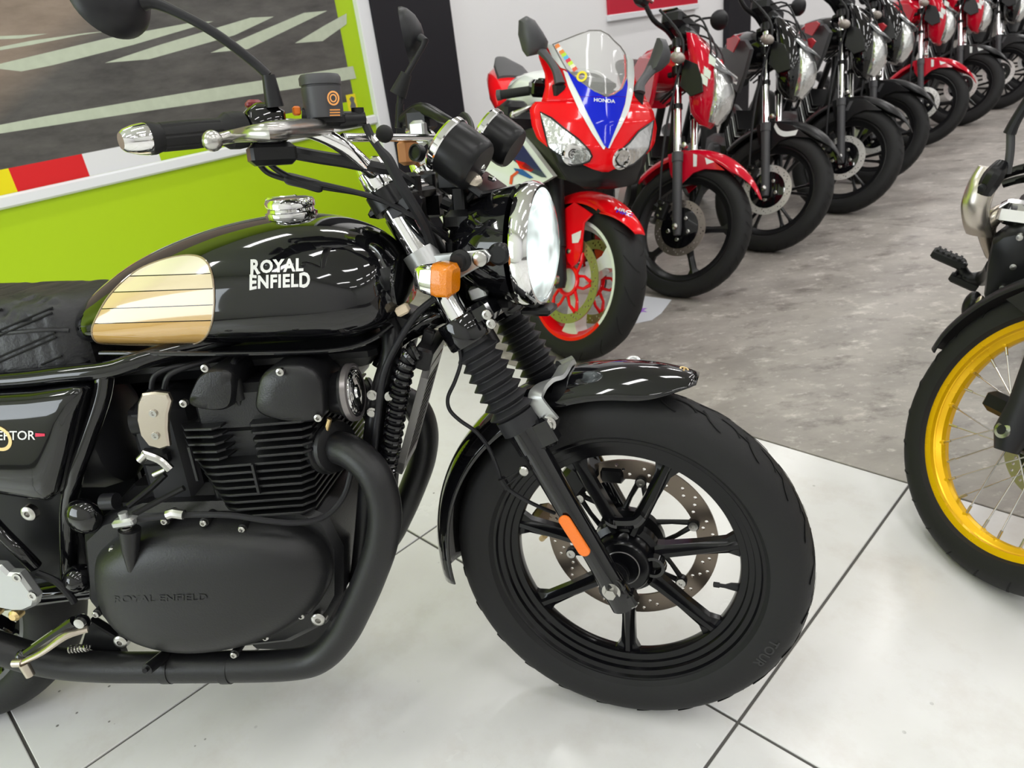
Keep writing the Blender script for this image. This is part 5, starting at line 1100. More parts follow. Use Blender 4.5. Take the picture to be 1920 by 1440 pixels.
    g = G(); g.lathe(rc-Y*.06, Y, [(0, .02), (0, .07), (.12, .07), (.12, .02)], 24); P('wheel_hub', g, SATIN, rr_)
    for s in (-1, 1): g = G(); g.tube([V((-.78, .10*s, .36)), rc+Y*.10*s], .018, 10); P('swingarm', g, SATIN)
    for s in (-1, 1): g = G(); g.cyl(rc+V((.04, .12*s, .05)), V((-1.10, .12*s, .72)), .024); P('rear_shock', g, SATIN)
    return r, B, S
def gpos(x, y): p = ground(x, y); return p.x-.035, p.y+.025
commuter(.768, 3.066, 'candy red motorcycle with red cowl and red front fender beside the sport bike', REDP, REDP, mat('worn_disc', (.34, .30, .27), .3, .85), 5, False, w=.085, steer=48)
commuter(1.336, 3.549, 'black motorcycle with a white swoosh on its front fender, next after the red-cowled one', GLOSS, SATIN, BRIGHTD, 6, True, w=.098, swoosh=True, patch=True, steer=46)
commuter(*gpos(1577, 401), 'black motorcycle with plain black fender and bright disc, second after the red-cowled one', GLOSS, SATIN, BRIGHTD, 6, True, w=.098, patch=True, steer=46)
commuter(*gpos(1636, 345), 'black motorcycle half hidden just before the one with a lone red front fender', GLOSS, SATIN, BRIGHTD, 5, False, w=.09, steer=46)
commuter(*gpos(1724, 275), 'motorcycle with a bright red front fender in the far part of the row', REDP, REDP, BRIGHTD, 5, False, w=.09, steer=46)
commuter(*gpos(1797, 236), 'motorcycle with red cowl over a black fender, just beyond the red-fendered one', REDP, SATIN, BRIGHTD, 6, True, w=.098, steer=46)
commuter(*gpos(1868, 205), 'black motorcycle near the far end, bright disc close to the right frame edge', GLOSS, SATIN, BRIGHTD, 6, True, w=.098, steer=46)
commuter(*gpos(1932, 176), 'farthest black motorcycle of the row, cut off by the right edge of the photo', GLOSS, SATIN, BRIGHTD, 6, True, w=.098, steer=46)
# ------------------------------------------------------------ red, white and blue sport bike
B5, S5, SM5 = park(.226, 2.563, -80, -10, 25, 24, .30)
sp_ = thing('sport_motorcycle', 'faired sport motorcycle in red with blue and white nose, twin headlamps and clear windscreen', 'motorcycle', B5.M)
def P(n, g, m, par=None, **k): return build(n, g, m, par or sp_, **k)
def Q(n, g, m, par=None, **k): return build(n, g, m, par or sp_, M=SM5, **k)
def lerp_tab(T, z):
    if z <= T[0][0]: return T[0][1]
    for i in range(len(T)-1):
        if z <= T[i+1][0]: t = (z-T[i][0])/(T[i+1][0]-T[i][0]); return T[i][1]+(T[i+1][1]-T[i][1])*t
    return T[-1][1]
XN = [(.62, .10), (.70, .165), (.74, .182), (.80, .18), (.88, .150), (.96, .10), (1.02, .062), (1.10, .020), (1.17, -.02)]
CN = [(.80, 1.25), (.92, 1.35), (1.02, 2.0), (1.17, 2.0)]
def nose(x, y, lift=0.):
    xl = .1
    for _ in range(14):
        p = atx(B5, x, y, xl); xs = lerp_tab(XN, p.z)-lerp_tab(CN, p.z)*abs(p.y)**1.6; xl = .6*xl+.4*xs
    n = V((1, 1.6*1.3*abs(p.y)**.6*(1 if p.y > 0 else -1), .4)).normalized()
    return V((xs, p.y, p.z))+n*lift
shield = [(1009, 105), (1024, 84), (1037, 84), (1060, 130), (1090, 154), (1135, 182), (1165, 166), (1174, 140), (1173, 101), (1187, 113), (1192, 150), (1212, 185), (1226, 210), (1232, 240), (1228, 268), (1219, 284), (1195, 300), (1170, 314), (1148, 318), (1140, 323), (1131, 323), (1113, 318), (1085, 305), (1050, 292), (1028, 277), (1007, 260), (997, 235), (993, 206), (998, 197), (1018, 183), (1022, 165), (1022, 140)]
# left and right wings above the screen notch are filled apart from the shield below it
g = scan_fill([(1009, 105), (1024, 84), (1037, 84), (1060, 130), (1090, 154), (1135, 182), (1135, 190), (1015, 190), (1022, 165), (1022, 140)], nose, 16, 10)
g2 = scan_fill([(1135, 182), (1165, 166), (1174, 140), (1173, 101), (1187, 113), (1192, 150), (1215, 190), (1135, 190)], nose, 16, 10); g.add(g2.v, g2.f)
g3 = scan_fill([(1005, 190), (1215, 190), (1226, 210), (1232, 240), (1228, 268), (1219, 284), (1195, 300), (1170, 314), (1148, 318), (1140, 323), (1131, 323), (1113, 318), (1085, 305), (1050, 292), (1028, 277), (1007, 260), (997, 235), (993, 206), (998, 196)], nose, 26, 26); g.add(g3.v, g3.f)
nf = P('nose_fairing', g, REDB, sharp=60); md = nf.modifiers.new('t', 'SOLIDIFY'); md.thickness = .006; md.offset = -1
def skin(nm_, L, m, lift, ny=18, nx=8, par=nf): return P(nm_, scan_fill(L, lambda x, y: nose(x, y, lift), ny, nx), m, par, sharp=60)
g = G()
for L in ([(1061, 129), (1085, 152), (1110, 170), (1133, 182), (1088, 182), (1075, 158)], [(1174, 147), (1175, 165), (1172, 182), (1133, 182), (1150, 177), (1165, 166)], [(1088, 182), (1172, 182), (1170, 195), (1160, 225), (1150, 250), (1139, 279), (1133, 275), (1115, 240), (1095, 200)]):
    q_ = scan_fill(L, lambda x, y: nose(x, y, .0045), 16, 10); g.add(q_.v, q_.f)
P('blue_stripe', g, BLU, nf, sharp=60)
skin('white_stripe', [(1056, 132), (1064, 134), (1078, 163), (1098, 204), (1118, 244), (1137, 279), (1131, 281), (1110, 250), (1085, 205), (1066, 163)], WHT, .003, 30, 4)
skin('white_stripe', [(1173, 101), (1187, 113), (1189, 142), (1186, 175), (1178, 208), (1165, 235), (1150, 262), (1142, 279), (1138, 279), (1149, 252), (1161, 225), (1171, 195), (1176, 162), (1175, 130)], WHT, .003, 30, 4)
skin('white_stripe', [(1025, 84), (1037, 84), (1062, 131), (1052, 128), (1036, 108)], WHT, .0035, 14, 4)
for nm_, L in (('headlamp_lens', [(1014, 211), (1035, 222), (1060, 243), (1085, 262), (1105, 283), (1110, 294), (1105, 303), (1090, 309), (1075, 311), (1060, 305), (1052, 293), (1040, 286), (1030, 278), (1024, 255), (1018, 230)]),
               ('headlamp_lens', [(1223, 226), (1212, 235), (1195, 247), (1178, 268), (1160, 285), (1152, 300), (1158, 310), (1170, 315), (1185, 309), (1205, 291), (1213, 280), (1218, 260)])):
    o = skin(nm_, L, LENSW, .006, 20, 10)
    pts = [nose(x, y, .006) for x, y in L]; g = G(); g.tube(pts, .0032, 6, closed=True); P('headlamp_rim', g, SATIN, o)
for cx, cy in ((1074, 290), (1163, 298)):
    c = nose(cx, cy, .004); n_ = V((1, -.25 if cx < 1100 else .25, -.1)).normalized(); g = G(); g.lathe(c, n_, [(-.01, .034), (.004, .036), (.006, .030), (.002, .018), (.004, .001)], 24); P('headlamp_projector', g, CHR, nf)
tg = text_geo('HONDA', 1., bold=.02); w_ = max(p.x for p in tg.v)-min(p.x for p in tg.v); g = G(); g.f, g.mi = tg.f, tg.mi
for p in tg.v: g.v.append(nose(1132+p.x/w_*38, 190-p.y*9.5+p.x/w_*3, .0062))
P('nose_lettering', g, WHT, nf)
scr = [(1037, 84), (1060, 75), (1085, 65), (1105, 58), (1125, 58), (1140, 66), (1150, 77), (1162, 88), (1170, 100), (1174, 115), (1174, 146), (1165, 167), (1150, 178), (1137, 182), (1115, 172), (1088, 153), (1062, 130), (1050, 108)]
o = P('windscreen', scan_fill(scr, lambda x, y: nose(x, y, .004), 24, 16), CLEAR, sharp=60); md = o.modifiers.new('t', 'SOLIDIFY'); md.thickness = .003
g = G(); g.tube([nose(x, y, .004) for x, y in scr], .0022, 6, closed=True); P('screen_edge', g, mat('screen_edge_grey', (.20, .19, .18), .2), o)
cols = ((.85, .25, .05), (.85, .80, .75), (.8, .25, .03), (.45, .70, .05), (.10, .45, .75), (.70, .03, .08), (.55, .75, .05), (.8, .8, .6), (.75, .1, .05))
for k, cl in enumerate(cols):
    t = k/9; cx, cy = 1045+t*36, 90+t*48; g = scan_fill([(cx-5, cy-3), (cx+3, cy-7), (cx+7, cy-1), (cx-1, cy+4)], lambda x, y: nose(x, y, .0085), 4, 4); P('screen_sticker', g, mat('sticker_%d' % k, cl, .5), o)
g = G(); c = nose(1091, 145, .0085); nn = V((.75, -.5, .4)).normalized(); g.ringprof(c, nn, [(-.0005, .011), (-.0005, .018), (.0005, .018), (.0005, .011)], 18); P('screen_sticker', g, mat('sticker_yellow2', (.85, .70, .02), .5), o)
# behind the screen
g = G(); g.box(V((-.12, 0, .97)), (.14, .20, .05), V((1, 0, .3)), Y, .02); g.box(V((-.04, 0, .93)), (.14, .26, .06), X0, Y, .02); P('instrument_cluster', g, PLAS)
g = G(); g.tube([V((-.20, -.10, 1.0)), V((-.20, -.04, 1.02)), V((-.20, .06, 1.02)), V((-.2, .10, 1.0))], .012, 10, 4); P('top_yoke', g, ALU)
# dark chin and duct under the lamps
chin = [(1028, 276), (1050, 291), (1085, 304), (1113, 317), (1131, 322), (1148, 318), (1170, 313), (1195, 299), (1219, 283), (1212, 315), (1200, 345), (1150, 354), (1100, 354), (1062, 338), (1045, 312)]
o = P('chin_panel', scan_fill(chin, lambda x, y: nose(x, y, -.010), 14, 20), SATIN, sharp=60); md = o.modifiers.new('t', 'SOLIDIFY'); md.thickness = .006; md.offset = -1
g = G(); g.box(V((-.22, 0, .60)), (.10, .36, .26), V((1, 0, .3)), Y, .03); g.box(V((-.25, 0, .42)), (.08, .30, .22), X0, Y, .03); rad_ = P('radiator', g, PLAS)
duct = [(973, 247), (1000, 240), (1014, 258), (1028, 276), (1045, 312), (1062, 338), (1037, 331), (1010, 296)]
dx_ = (-.20, -.12, -.06, .0, .05, .08, .045, -.05)
g = G(); g.prism([atx(B5, x, y, xx-.03) for (x, y), xx in zip(duct, dx_)], V((-.03, .01, 0)), 0); P('air_duct', g, mat('olive_black', (.03, .034, .02), .35))
side = [(962, 245), (974, 249), (1000, 282), (1037, 331), (1010, 347), (985, 358), (950, 380), (925, 400), (905, 330), (930, 280)]
def plane_at(fr, x, y, O, n):
    d = (x-960)/CAM_F*_r - (y-720)/CAM_F*_u + _f; d = V((d.dot(fr.f), d.dot(fr.l), d.dot(fr.u))); q = CAM_P-fr.O; q = V((q.dot(fr.f), q.dot(fr.l), q.dot(fr.u)))
    return q+d*((O-q).dot(n)/d.dot(n))
fo_ = atx(B5, 962, 245, -.24); fn_ = (atx(B5, 1037, 331, .05)-fo_).cross(V((.0, .10, 1))).normalized()
if fn_.y > 0: fn_ = -fn_
SP = [plane_at(B5, x, y, fo_, fn_) for x, y in side]
g = G(); g.prism(SP, V((-.015, .02, 0)), 0); sf = P('side_fairing', g, WHT)
for nm_, L, m_ in (('navy_flash', [(962, 262), (973, 262), (1025, 333), (1015, 332), (985, 318), (962, 300)], mat('navy', (.01, .015, .10), .2, coat=1.)), ('red_flash', [(967, 300), (985, 305), (1002, 318), (996, 322), (975, 316)], REDB), ('blue_flash', [(963, 315), (980, 318), (1000, 333), (994, 335), (970, 325)], mat('mid_blue', (.01, .10, .36), .2)), ('red_curve', [(955, 345), (957, 330), (970, 320), (974, 323), (962, 332), (960, 346)], mat('orange_red', (.75, .08, .02), .2))):
    g = G(); g.prism([plane_at(B5, x, y, fo_+fn_*.002, fn_) for x, y in L], fn_*.001); P(nm_, g, m_, sf)
g = G(); g.prism([V((p.x, -p.y, p.z)) for p in SP], V((-.015, -.02, 0)), 0); P('side_fairing', g, WHT)
# mirrors
for s, L, arm in ((-1, [(975, 38), (988, 30), (1003, 38), (1018, 60), (1028, 78), (1026, 92), (1012, 101), (990, 106), (982, 95), (974, 65)], [(1012, 92), (1030, 112), (1043, 134), (1050, 158)]), (1, [(1236, 71), (1249, 74), (1257, 98), (1254, 118), (1240, 132), (1222, 141), (1210, 138), (1222, 112)], [(1222, 130), (1210, 145), (1200, 160), (1197, 175)])):
    ctr = (sum(p[0] for p in L)/len(L), sum(p[1] for p in L)/len(L)); g = G(); f_ = lambda k, dx: [atx(B5, ctr[0]+(x-ctr[0])*k, ctr[1]+(y-ctr[1])*k, -.05)+V((dx, 0, 0)) for x, y in L]
    g.rings([f_(.5, .035), f_(.82, .022), f_(1, .0), f_(1, -.02), f_(.92, -.024)]); ms_ = P('mirror_shell', g, GREYP, sharp=50)
    g = G(); pa = [atx(B5, x, y, xx) for (x, y), xx in zip(arm, (-.045, -.02, .01, .03))]; g.tube(pa, [.022, .017, .018, .024], 12, 4, flat=.7); P('mirror_arm', g, GREYP, ms_)
    g = G(); g.box(pa[-1]+V((-.01, 0, -.02)), (.04, .04, .05), X0, Y, .01); P('mirror_boot', g, RUB, ms_)
# right hand controls, tank, seat and tail
gr0, gr1 = atx(B5, 938, 178, -.30), atx(B5, 1006, 168, -.24); g = G(); g.tube([gr0, gr1], .0165, 16); hb_ = P('handlebar', g, RUB)
g = G(); g.cyl(gr0-(gr1-gr0).normalized()*.012, gr0+(gr1-gr0).normalized()*.004, .019); P('bar_end', g, GREYP, hb_)
g = G(); g.box(gr1+V((.02, .0, .005)), (.06, .06, .06), X0, Y, .012); g.lathe(atx(B5, 1020, 160, -.22), Z0, [(-.02, .022), (.02, .024), (.024, .02), (.024, .002)], 20); P('brake_reservoir', g, GLOSS, hb_)
lv_ = [atx(B5, 962, 215, -.20), atx(B5, 985, 205, -.18), atx(B5, 1005, 195, -.18)]; g = G(); g.tube(lv_, [.011, .009, .010], 10, 4); g.sphere(lv_[0], .013, 10, 6); P('brake_lever', g, STEEL, hb_)
g = G(); g.tube([V((gr0.x, -gr0.y, gr0.z)), V((gr1.x, -gr1.y, gr1.z))], .0165, 16); P('handlebar', g, RUB)
g = G(); g.box(atx(B5, 965, 215, -.33), (.10, .10, .10), X0, Y, .02); g.box(atx(B5, 978, 232, -.25), (.08, .12, .08), X0, Y, .02); P('fork_top_cover', g, PLAS)
secs = [(-.30, .88, .09, .06), (-.36, .90, .13, .085), (-.48, .92, .165, .10), (-.60, .91, .17, .10), (-.72, .86, .13, .07), (-.80, .83, .09, .03)]
g = G(); g.rings(loft([((x_, 0, z), Y*h, Z0*v) for x_, z, h, v in secs], 24, 2.6)); tk_ = P('fuel_tank', g, WHT)
g = G(); L = [(978, 158), (985, 150), (995, 146), (997, 150), (990, 158), (980, 165)]; lt = -.135
g.prism([atx(B5, x, y, -.50) + V((0, -.004, 0)) for x, y in L], RT*.003); P('wing_emblem', g, SATIN, tk_)
secs = [(-.78, .82, .12, .03), (-.95, .82, .14, .03), (-1.1, .85, .10, .03)]
g = G(); g.rings(loft([((x_, 0, z), Y*h, Z0*v) for x_, z, h, v in secs], 18, 3.)); P('seat', g, LEATH)
secs = [(-1.0, .84, .12, .06), (-1.15, .90, .13, .07), (-1.32, .95, .11, .055), (-1.50, .98, .05, .03)]
g = G(); g.rings(loft([((x_, 0, z), Y*h, Z0*v) for x_, z, h, v in secs], 18, 2.8)); tc_ = P('tail_cowl', g, REDB)
g = G(); g.rings(loft([((x_, 0, z+.06), Y*h*.7, Z0*.02) for x_, z, h, v in secs[1:]], 14, 2.8)); P('tail_pad', g, GREYP, tc_)
g = G(); g.box(V((-.55, 0, .45)), (.45, .34, .36), X0, Y, .05); P('engine', g, SATIN)
g = G(); g.tube([V((-.6, -.2, .28)), V((-1.0, -.18, .32)), V((-1.35, -.2, .50))], [.05, .06, .06], 16); P('exhaust', g, SATIN)
# front wheel: white rim with a red lower arc
A5 = V((0, 0, .30)); g = G(); g.ringprof(A5, Y, tyre_prof(.30, .12, .226, .048, 7), 72, ref=X0); t_ = Q('front_tyre', g, RUB)
g = G()
for k in range(16):
    for sg_ in (-1, 1):
        pts = []
        for q in range(7):
            th = sg_*(.10+1.0*q/6); rm = .226+.074*.42; a = 2*pi*(k+(.5 if sg_ > 0 else 0))/16+.22*(q/6)**1.5
            pts.append(A5+V((cos(a), 0, sin(a)))*(rm+(.30-rm)*cos(th*1.05)**.85+.0007)+Y*(.06*sin(th*1.05)))
        for i in range(6):
            d = (pts[i+1]-pts[i]).normalized(); n_ = V((pts[i].x, 0, pts[i].z-.3)).normalized(); s_ = d.cross(n_).normalized()*.0022
            g.add([pts[i]-s_, pts[i]+s_, pts[i+1]+s_, pts[i+1]-s_], [(0, 1, 2, 3)])
o = Q('tread_groove', g, GROOVE, t_); o['kind'] = 'stuff'
rp = [(-.050, .2265), (-.044, .2275), (-.03, .212), (.03, .212), (.044, .2275), (.050, .2265), (.049, .2130), (.035, .205), (.020, .190), (-.020, .190), (-.035, .205), (-.049, .2130)]
aL = S5.at(1000, 592, -.05); aR = S5.at(1125, 612, -.05); t0, t1 = atan2(aL.z-.3, aL.x) % (2*pi), atan2(aR.z-.3, aR.x) % (2*pi)
if t1 < t0: t1 += 2*pi
g = G(); g.ringprof(A5, Y, rp, 60, ref=X0, a0=-t1, a1=-t0); 
def arc(a, b, m, nm_, par=None):
    g = G(); R_ = []
    for i in range(49): an = a+(b-a)*i/48; dv = V((cos(an), 0, sin(an))); R_.append([A5+Y*h+dv*r_ for h, r_ in rp])
    g.rings(R_); return Q(nm_, g, m, par)
rw = arc(t1, t0+2*pi, WHT, 'front_wheel_rim'); arc(t0, t1, REDB, 'rim_red_arc', rw)
for i in range(3):
    a = t0+.9+2*pi*i/3; dv = V((cos(a), 0, sin(a))); sd = Y.cross(dv); g = G()
    g.rings([[A5+dv*q+sd*h+Y*.03, A5+dv*q+sd*h-Y*.03, A5+dv*q-sd*h-Y*.03, A5+dv*q-sd*h+Y*.03] for q, h in ((.04, .03), (.10, .022), (.16, .024), (.20, .045))]); Q('wheel_spoke', g, WHT, rw)
g = G(); g.lathe(A5-Y*.06, Y, [(0, .02), (0, .05), (.02, .055), (.10, .055), (.12, .05), (.12, .02)], 24); Q('wheel_hub', g, WHT, rw)
OLV = mat('olive_disc', (.34, .33, .14), .35, .7)
for s in (-1, 1):
    dl = disc_rotor(.125, .160, .005, 24, .0038); dl.xf(Matrix.Translation(A5+Y*.066*s) @ XZ); d_ = Q('brake_disc', dl, OLV)
    for k in range(6):
        a = 2*pi*k/6+.2; dv = V((cos(a), 0, sin(a))); sd = Y.cross(dv); g = G()
        for q in (-1, 1): g.tube([A5+dv*.05+sd*.020*q+Y*.064*s, A5+dv*.09+sd*.022*q+Y*.068*s, A5+dv*.126+sd*.004*q+Y*.068*s], [.006, .0055, .008], 8)
        Q('disc_carrier_arm', g, REDB, d_)
    g = G(); g.ring(A5+Y*.066*s, Y, .052, .008, 28, 8); Q('disc_carrier_ring', g, REDB, d_)
    f5 = lambda t, fw=0: A5+V((-sin(radians(24)), 0, cos(radians(24))))*t+V((cos(radians(24)), 0, sin(radians(24))))*fw+Y*.105*s
    g = G(); g.tube([f5(-.03), f5(0), f5(.14)], [.018, .026, .024], 16); g.cyl(f5(.12), f5(.55), .0285, n=20); fl_ = Q('fork_leg', g, PLAS)
    g = G(); g.box(A5+V((-.125, .085*s, .01)), (.05, .05, .11), V((.1, 0, 1)), Y, .012); Q('brake_caliper', g, SATIN, fl_)
g = G(); g.lathe(A5-Y*.125, RT, [(0, .02), (.012, .018), (.013, .01), (.006, .008)], 16); Q('axle_nut', g, STEEL)
# red front fender hugging the wheel
g = G(); NA, NS = 34, 12; R_ = []
for i in range(NA+1):
    a = radians(46+100*i/NA); k = min(1, .25+i/NA/.35); row = []
    for j in range(NS+1):
        q = (-1+2*j/NS)*k*1.3; rr = .332-.05*(1-cos(q))/(1-cos(1.3)); row.append(A5+V((cos(a)*rr, -.074*sin(q)/sin(1.3), sin(a)*rr)))
    R_.append(row)
g.grid(R_); ff = Q('front_fender', g, REDB); md = ff.modifiers.new('t', 'SOLIDIFY'); md.thickness = .003
sk = [(1060, 392), (1078, 379), (1098, 392), (1112, 402), (1097, 418), (1094, 440), (1092, 470), (1084, 492), (1074, 501), (1066, 492), (1059, 468)]
for s in (-1, 1):
    g = G(); g.prism([V((S5.at(x, y, -.078).x, .074*s, S5.at(x, y, -.078).z)) for x, y in sk], Y*.010*s, .003); k_ = Q('fender_skirt', g, REDB, ff)
    c = S5.at(1065, 471, -.088); c.y = .084*s; g = G(); g.lathe(c, Y*s, [(0, .010), (.004, .009), (.006, .001)], 14); Q('fender_bolt', g, STEEL, k_)
g = G(); g.add([S5.at(x, y, -.0855) for x, y in ((1072, 440), (1090, 432), (1088, 446), (1084, 455), (1073, 456))], [(0, 1, 2, 3, 4)]); Q('fender_decal', g, WHT, ff)
def crown(x, y, lift):
    p = S5.at(x, y, -.03)
    for _ in range(6):
        d = V((p.x, 0, p.z-.3)); k = .331/d.length; 
        xx = p.x*k; p = atx(S5, x, y, xx)
    d = V((p.x, 0, p.z-.3)).normalized(); return p+d*lift
tg = text_geo('HRC', 1., bold=.03, shear=.2); w_ = max(p.x for p in tg.v)-min(p.x for p in tg.v)
for dy, m_, nm_ in ((0, WHT, 'fender_lettering'), (5, BLU, 'fender_lettering')):
    g = G(); g.f, g.mi = tg.f, tg.mi; g.v = [crown(1166+dy*.6+p.x/w_*32, 396+dy-p.y*8+p.x/w_*9, .003+.0006*(dy == 0)) for p in tg.v]; Q(nm_, g, m_, ff)
g = scan_fill([(1088, 383), (1100, 380), (1118, 390), (1127, 400), (1120, 402), (1100, 395)], lambda x, y: crown(x, y, .004), 6, 5); Q('fender_vent', g, GROOVE, ff)
# rear wheel
rc = V((-1.40, 0, .305)); g = G(); g.ringprof(rc, Y, tyre_prof(.305, .18, .226, .07, 6), 48, ref=X0); P('rear_tyre', g, RUB)
g = G(); g.ringprof(rc, Y, [(-.075, .227), (0, .21), (.075, .227), (.07, .21), (.02, .19), (-.02, .19), (-.07, .21)], 48, ref=X0); g.lathe(rc-Y*.08, Y, [(0, .03), (0, .06), (.16, .06), (.16, .03)], 24); rr_ = P('rear_wheel_rim', g, WHT)
for i in range(5): a = 2*pi*i/5; dv = V((cos(a), 0, sin(a))); g = G(); g.box(rc+dv*.12, (.16, .03, .03), dv, Y, .004); P('wheel_spoke', g, WHT, rr_)
g = G(); g.tube([V((-.72, -.12, .42)), V((-1.1, -.13, .36)), rc-Y*.12], .03, 12, 4); P('swingarm', g, SATIN); g = G(); g.tube([V((-.72, .12, .42)), V((-1.1, .13, .36)), rc+Y*.12], .03, 12, 4); P('swingarm', g, SATIN)
g = G(); g.tube([V((-.60, .16, .25)), V((-.56, .25, .07)), V((-.54, .29, .04))], .012, 10); P('side_stand', g, SATIN)
# paper sheet lying on the concrete behind the sport bike's wheel
pp = [ground(x, y, .0) for x, y in ((1188, 560), (1210, 556), (1259, 563), (1240, 588), (1222, 601), (1186, 609))]; c = sum(pp, V())/len(pp)
po_ = thing('paper_sheet', 'white paper sheet with a purple mark lying on the concrete behind the sport bike wheel', 'paper', Matrix.Translation(c))
pp = [ground(x, y) - c for x, y in ((1150, 556), (1210, 556), (1259, 563), (1240, 588), (1222, 601), (1184, 609), (1150, 606))]
g = G(); g.prism([p+Z0*.001 for p in pp], Z0*.0015); build('sheet', g, mat('paper_white', (.72, .74, .80), .6), po_)
g = G(); q_ = lambda x, y: ground(x, y)-c+Z0*.0032
for L in ([(1194, 581), (1206, 579), (1214, 579), (1206, 583), (1214, 586), (1204, 586), (1198, 590), (1198, 585)],): g.add([q_(*p) for p in L], [tuple(range(len(L)))])
build('purple_mark', g, mat('purple_ink', (.42, .18, .70), .6), po_)
# ------------------------------------------------------------ black bike with the gold spoked rim, cut by the right edge
B6, S6, SM6 = park(.94, 1.205, -131, -6, 51.5, 27, .322)
gb_ = thing('motorcycle', 'black motorcycle with gold wire-spoked front rim, cut by the right edge', 'motorcycle', B6.M)
def P(n, g, m, par=None, **k): return build(n, g, m, par or gb_, **k)
def Q(n, g, m, par=None, **k): return build(n, g, m, par or gb_, M=SM6, **k)
GOLD = mat('gold_anodised', (.95, .54, .0), .27, .4)
A6 = V((0, 0, .322)); R6 = .322
g = G(); g.ringprof(A6, Y, tyre_prof(R6, .092, .259, .028, 7), 96, ref=X0); t_ = Q('front_tyre', g, RUB)
g = G()
for k in range(26):
    for sg_ in (-1, 1):
        pts = []
        for q in range(6):
            th = sg_*(.15+1.12*q/5); rm = .259+(R6-.259)*.42; a = 2*pi*(k+(.5 if sg_ > 0 else 0))/26+.10*(q/5)
            pts.append(A6+V((cos(a), 0, sin(a)))*(rm+(R6-rm)*cos(th*1.05)**.85+.0007)+Y*(.046*sin(th*1.05)))
        for i in range(5):
            d = (pts[i+1]-pts[i]).normalized(); n_ = V((pts[i].x, 0, pts[i].z-.322)).normalized(); s_ = d.cross(n_).normalized()*.0028
            g.add([pts[i]-s_, pts[i]+s_, pts[i+1]+s_, pts[i+1]-s_], [(0, 1, 2, 3)])
o = Q('tread_groove', g, GROOVE, t_); o['kind'] = 'stuff'
g = G(); g.ringprof(A6, Y, [(-.030, .2585), (-.024, .259), (-.015, .247), (.015, .247), (.024, .259), (.030, .2585), (.0295, .2430), (.022, .2410), (.020, .2385), (.017, .2405), (.010, .2300), (0, .2275), (-.010, .2300), (-.017, .2405), (-.020, .2385), (-.022, .2410), (-.0295, .2430)], 120, ref=X0)
rm6 = Q('front_wheel_rim', g, GOLD, sharp=25)
for k in range(32):
    a = 2*pi*k/32; s = 1 if k % 2 else -1; q = 1 if (k//2) % 2 else -1
    d1 = V((cos(a), 0, sin(a))); ah = a+q*1.15; d0 = V((cos(ah), 0, sin(ah)))
    p1 = A6+d1*.229+Y*.004*s; p0 = A6+d0*.036+Y*.034*s; ax = (p0-p1).normalized()
    g = G(); g.cyl(p1+ax*.012, p0, .0017, n=6); sk_ = Q('wire_spoke', g, STEEL, rm6)
    g = G(); g.cyl(p1, p1+ax*.022, .0030, n=8); Q('spoke_nipple', g, STEEL, rm6)
    g = G(); g.lathe(A6+d1*.2335+Y*.004*s, -d1, [(0, .0085), (.004, .0075), (.0065, .004)], 12); Q('rim_dimple', g, GOLD, rm6)
g = G(); g.lathe(A6-Y*.05, Y, [(0, .018), (0, .032), (.012, .040), (.02, .040), (.024, .024), (.076, .024), (.080, .040), (.088, .040), (.10, .03), (.10, .018)], 32); Q('wheel_hub', g, SATIN, rm6)
dl = disc_rotor(.095, .128, .005, 18, .0035); dl.xf(Matrix.Translation(A6+Y*.058) @ XZ); d_ = Q('brake_disc', dl, mat('tan_disc', (.40, .36, .31), .35, .8))
g = G(); g.lathe(A6+Y*.052, Y, [(0, .03), (0, .06), (.004, .097), (.010, .097), (.012, .03)], 28); Q('disc_carrier', g, SATIN, d_)
f6 = lambda t, la=0, fw=0: A6+V((-sin(radians(27)), 0, cos(radians(27))))*t+V((cos(radians(27)), 0, sin(radians(27))))*fw+Y*la
for s in (-1, 1):
    la = .092*s; g = G(); g.tube([f6(-.04, la), f6(0, la), f6(.06, la), f6(.36, la)], [.022, .034, .026, .027], 18); lg = Q('fork_leg', g, SATIN if s > 0 else PLAS)
    g = G(); g.cyl(f6(.34, la), f6(.78, la), .019, n=16); Q('stanchion', g, CHR, lg)
    g = G(); g.lathe(f6(0, la*1.22), Y*s, [(0, .018), (.010, .017), (.012, .010), (.004, .008)], 18); Q('axle_nut', g, STEEL, lg)
    g = G(); g.lathe(f6(.20, la*1.24, .0), Y*s, [(-.006, .012), (.004, .012), (.006, .006)], 14); Q('fork_bolt', g, STEEL, lg)
g = G(); g.box(A6+V((.06, -.075, .05)), (.06, .03, .07), X0, Y, .01); Q('axle_clamp', g, SATIN)
g = G(); g.box(A6+V((-.075, -.07, .015)), (.07, .03, .045), V((1, 0, .3)), Y, .01); Q('sensor_bracket', g, SATIN)
g = G(); g.box(A6+V((-.10, .07, .06)), (.05, .05, .10), X0, Y, .012); Q('brake_caliper', g, SATIN)
g = G(); NA, NS = 36, 10; R_ = []
for i in range(NA+1):
    a = radians(55+128*i/NA); tt = 1-i/NA; k = min(1, .35+tt/.10); row = []
    for j in range(NS+1):
        q = (-1+2*j/NS)*1.25; rr = .352+.012*min(1, tt*2)-.04*(1-cos(q))/(1-cos(1.25)); row.append(A6+V((cos(a)*rr, -(.060*sin(q)/sin(1.25))*(.75+.25*k), sin(a)*rr)))
    R_.append(row)
g.grid(R_); ff = Q('front_fender', g, PLAS); md = ff.modifiers.new('t', 'SOLIDIFY'); md.thickness = .004
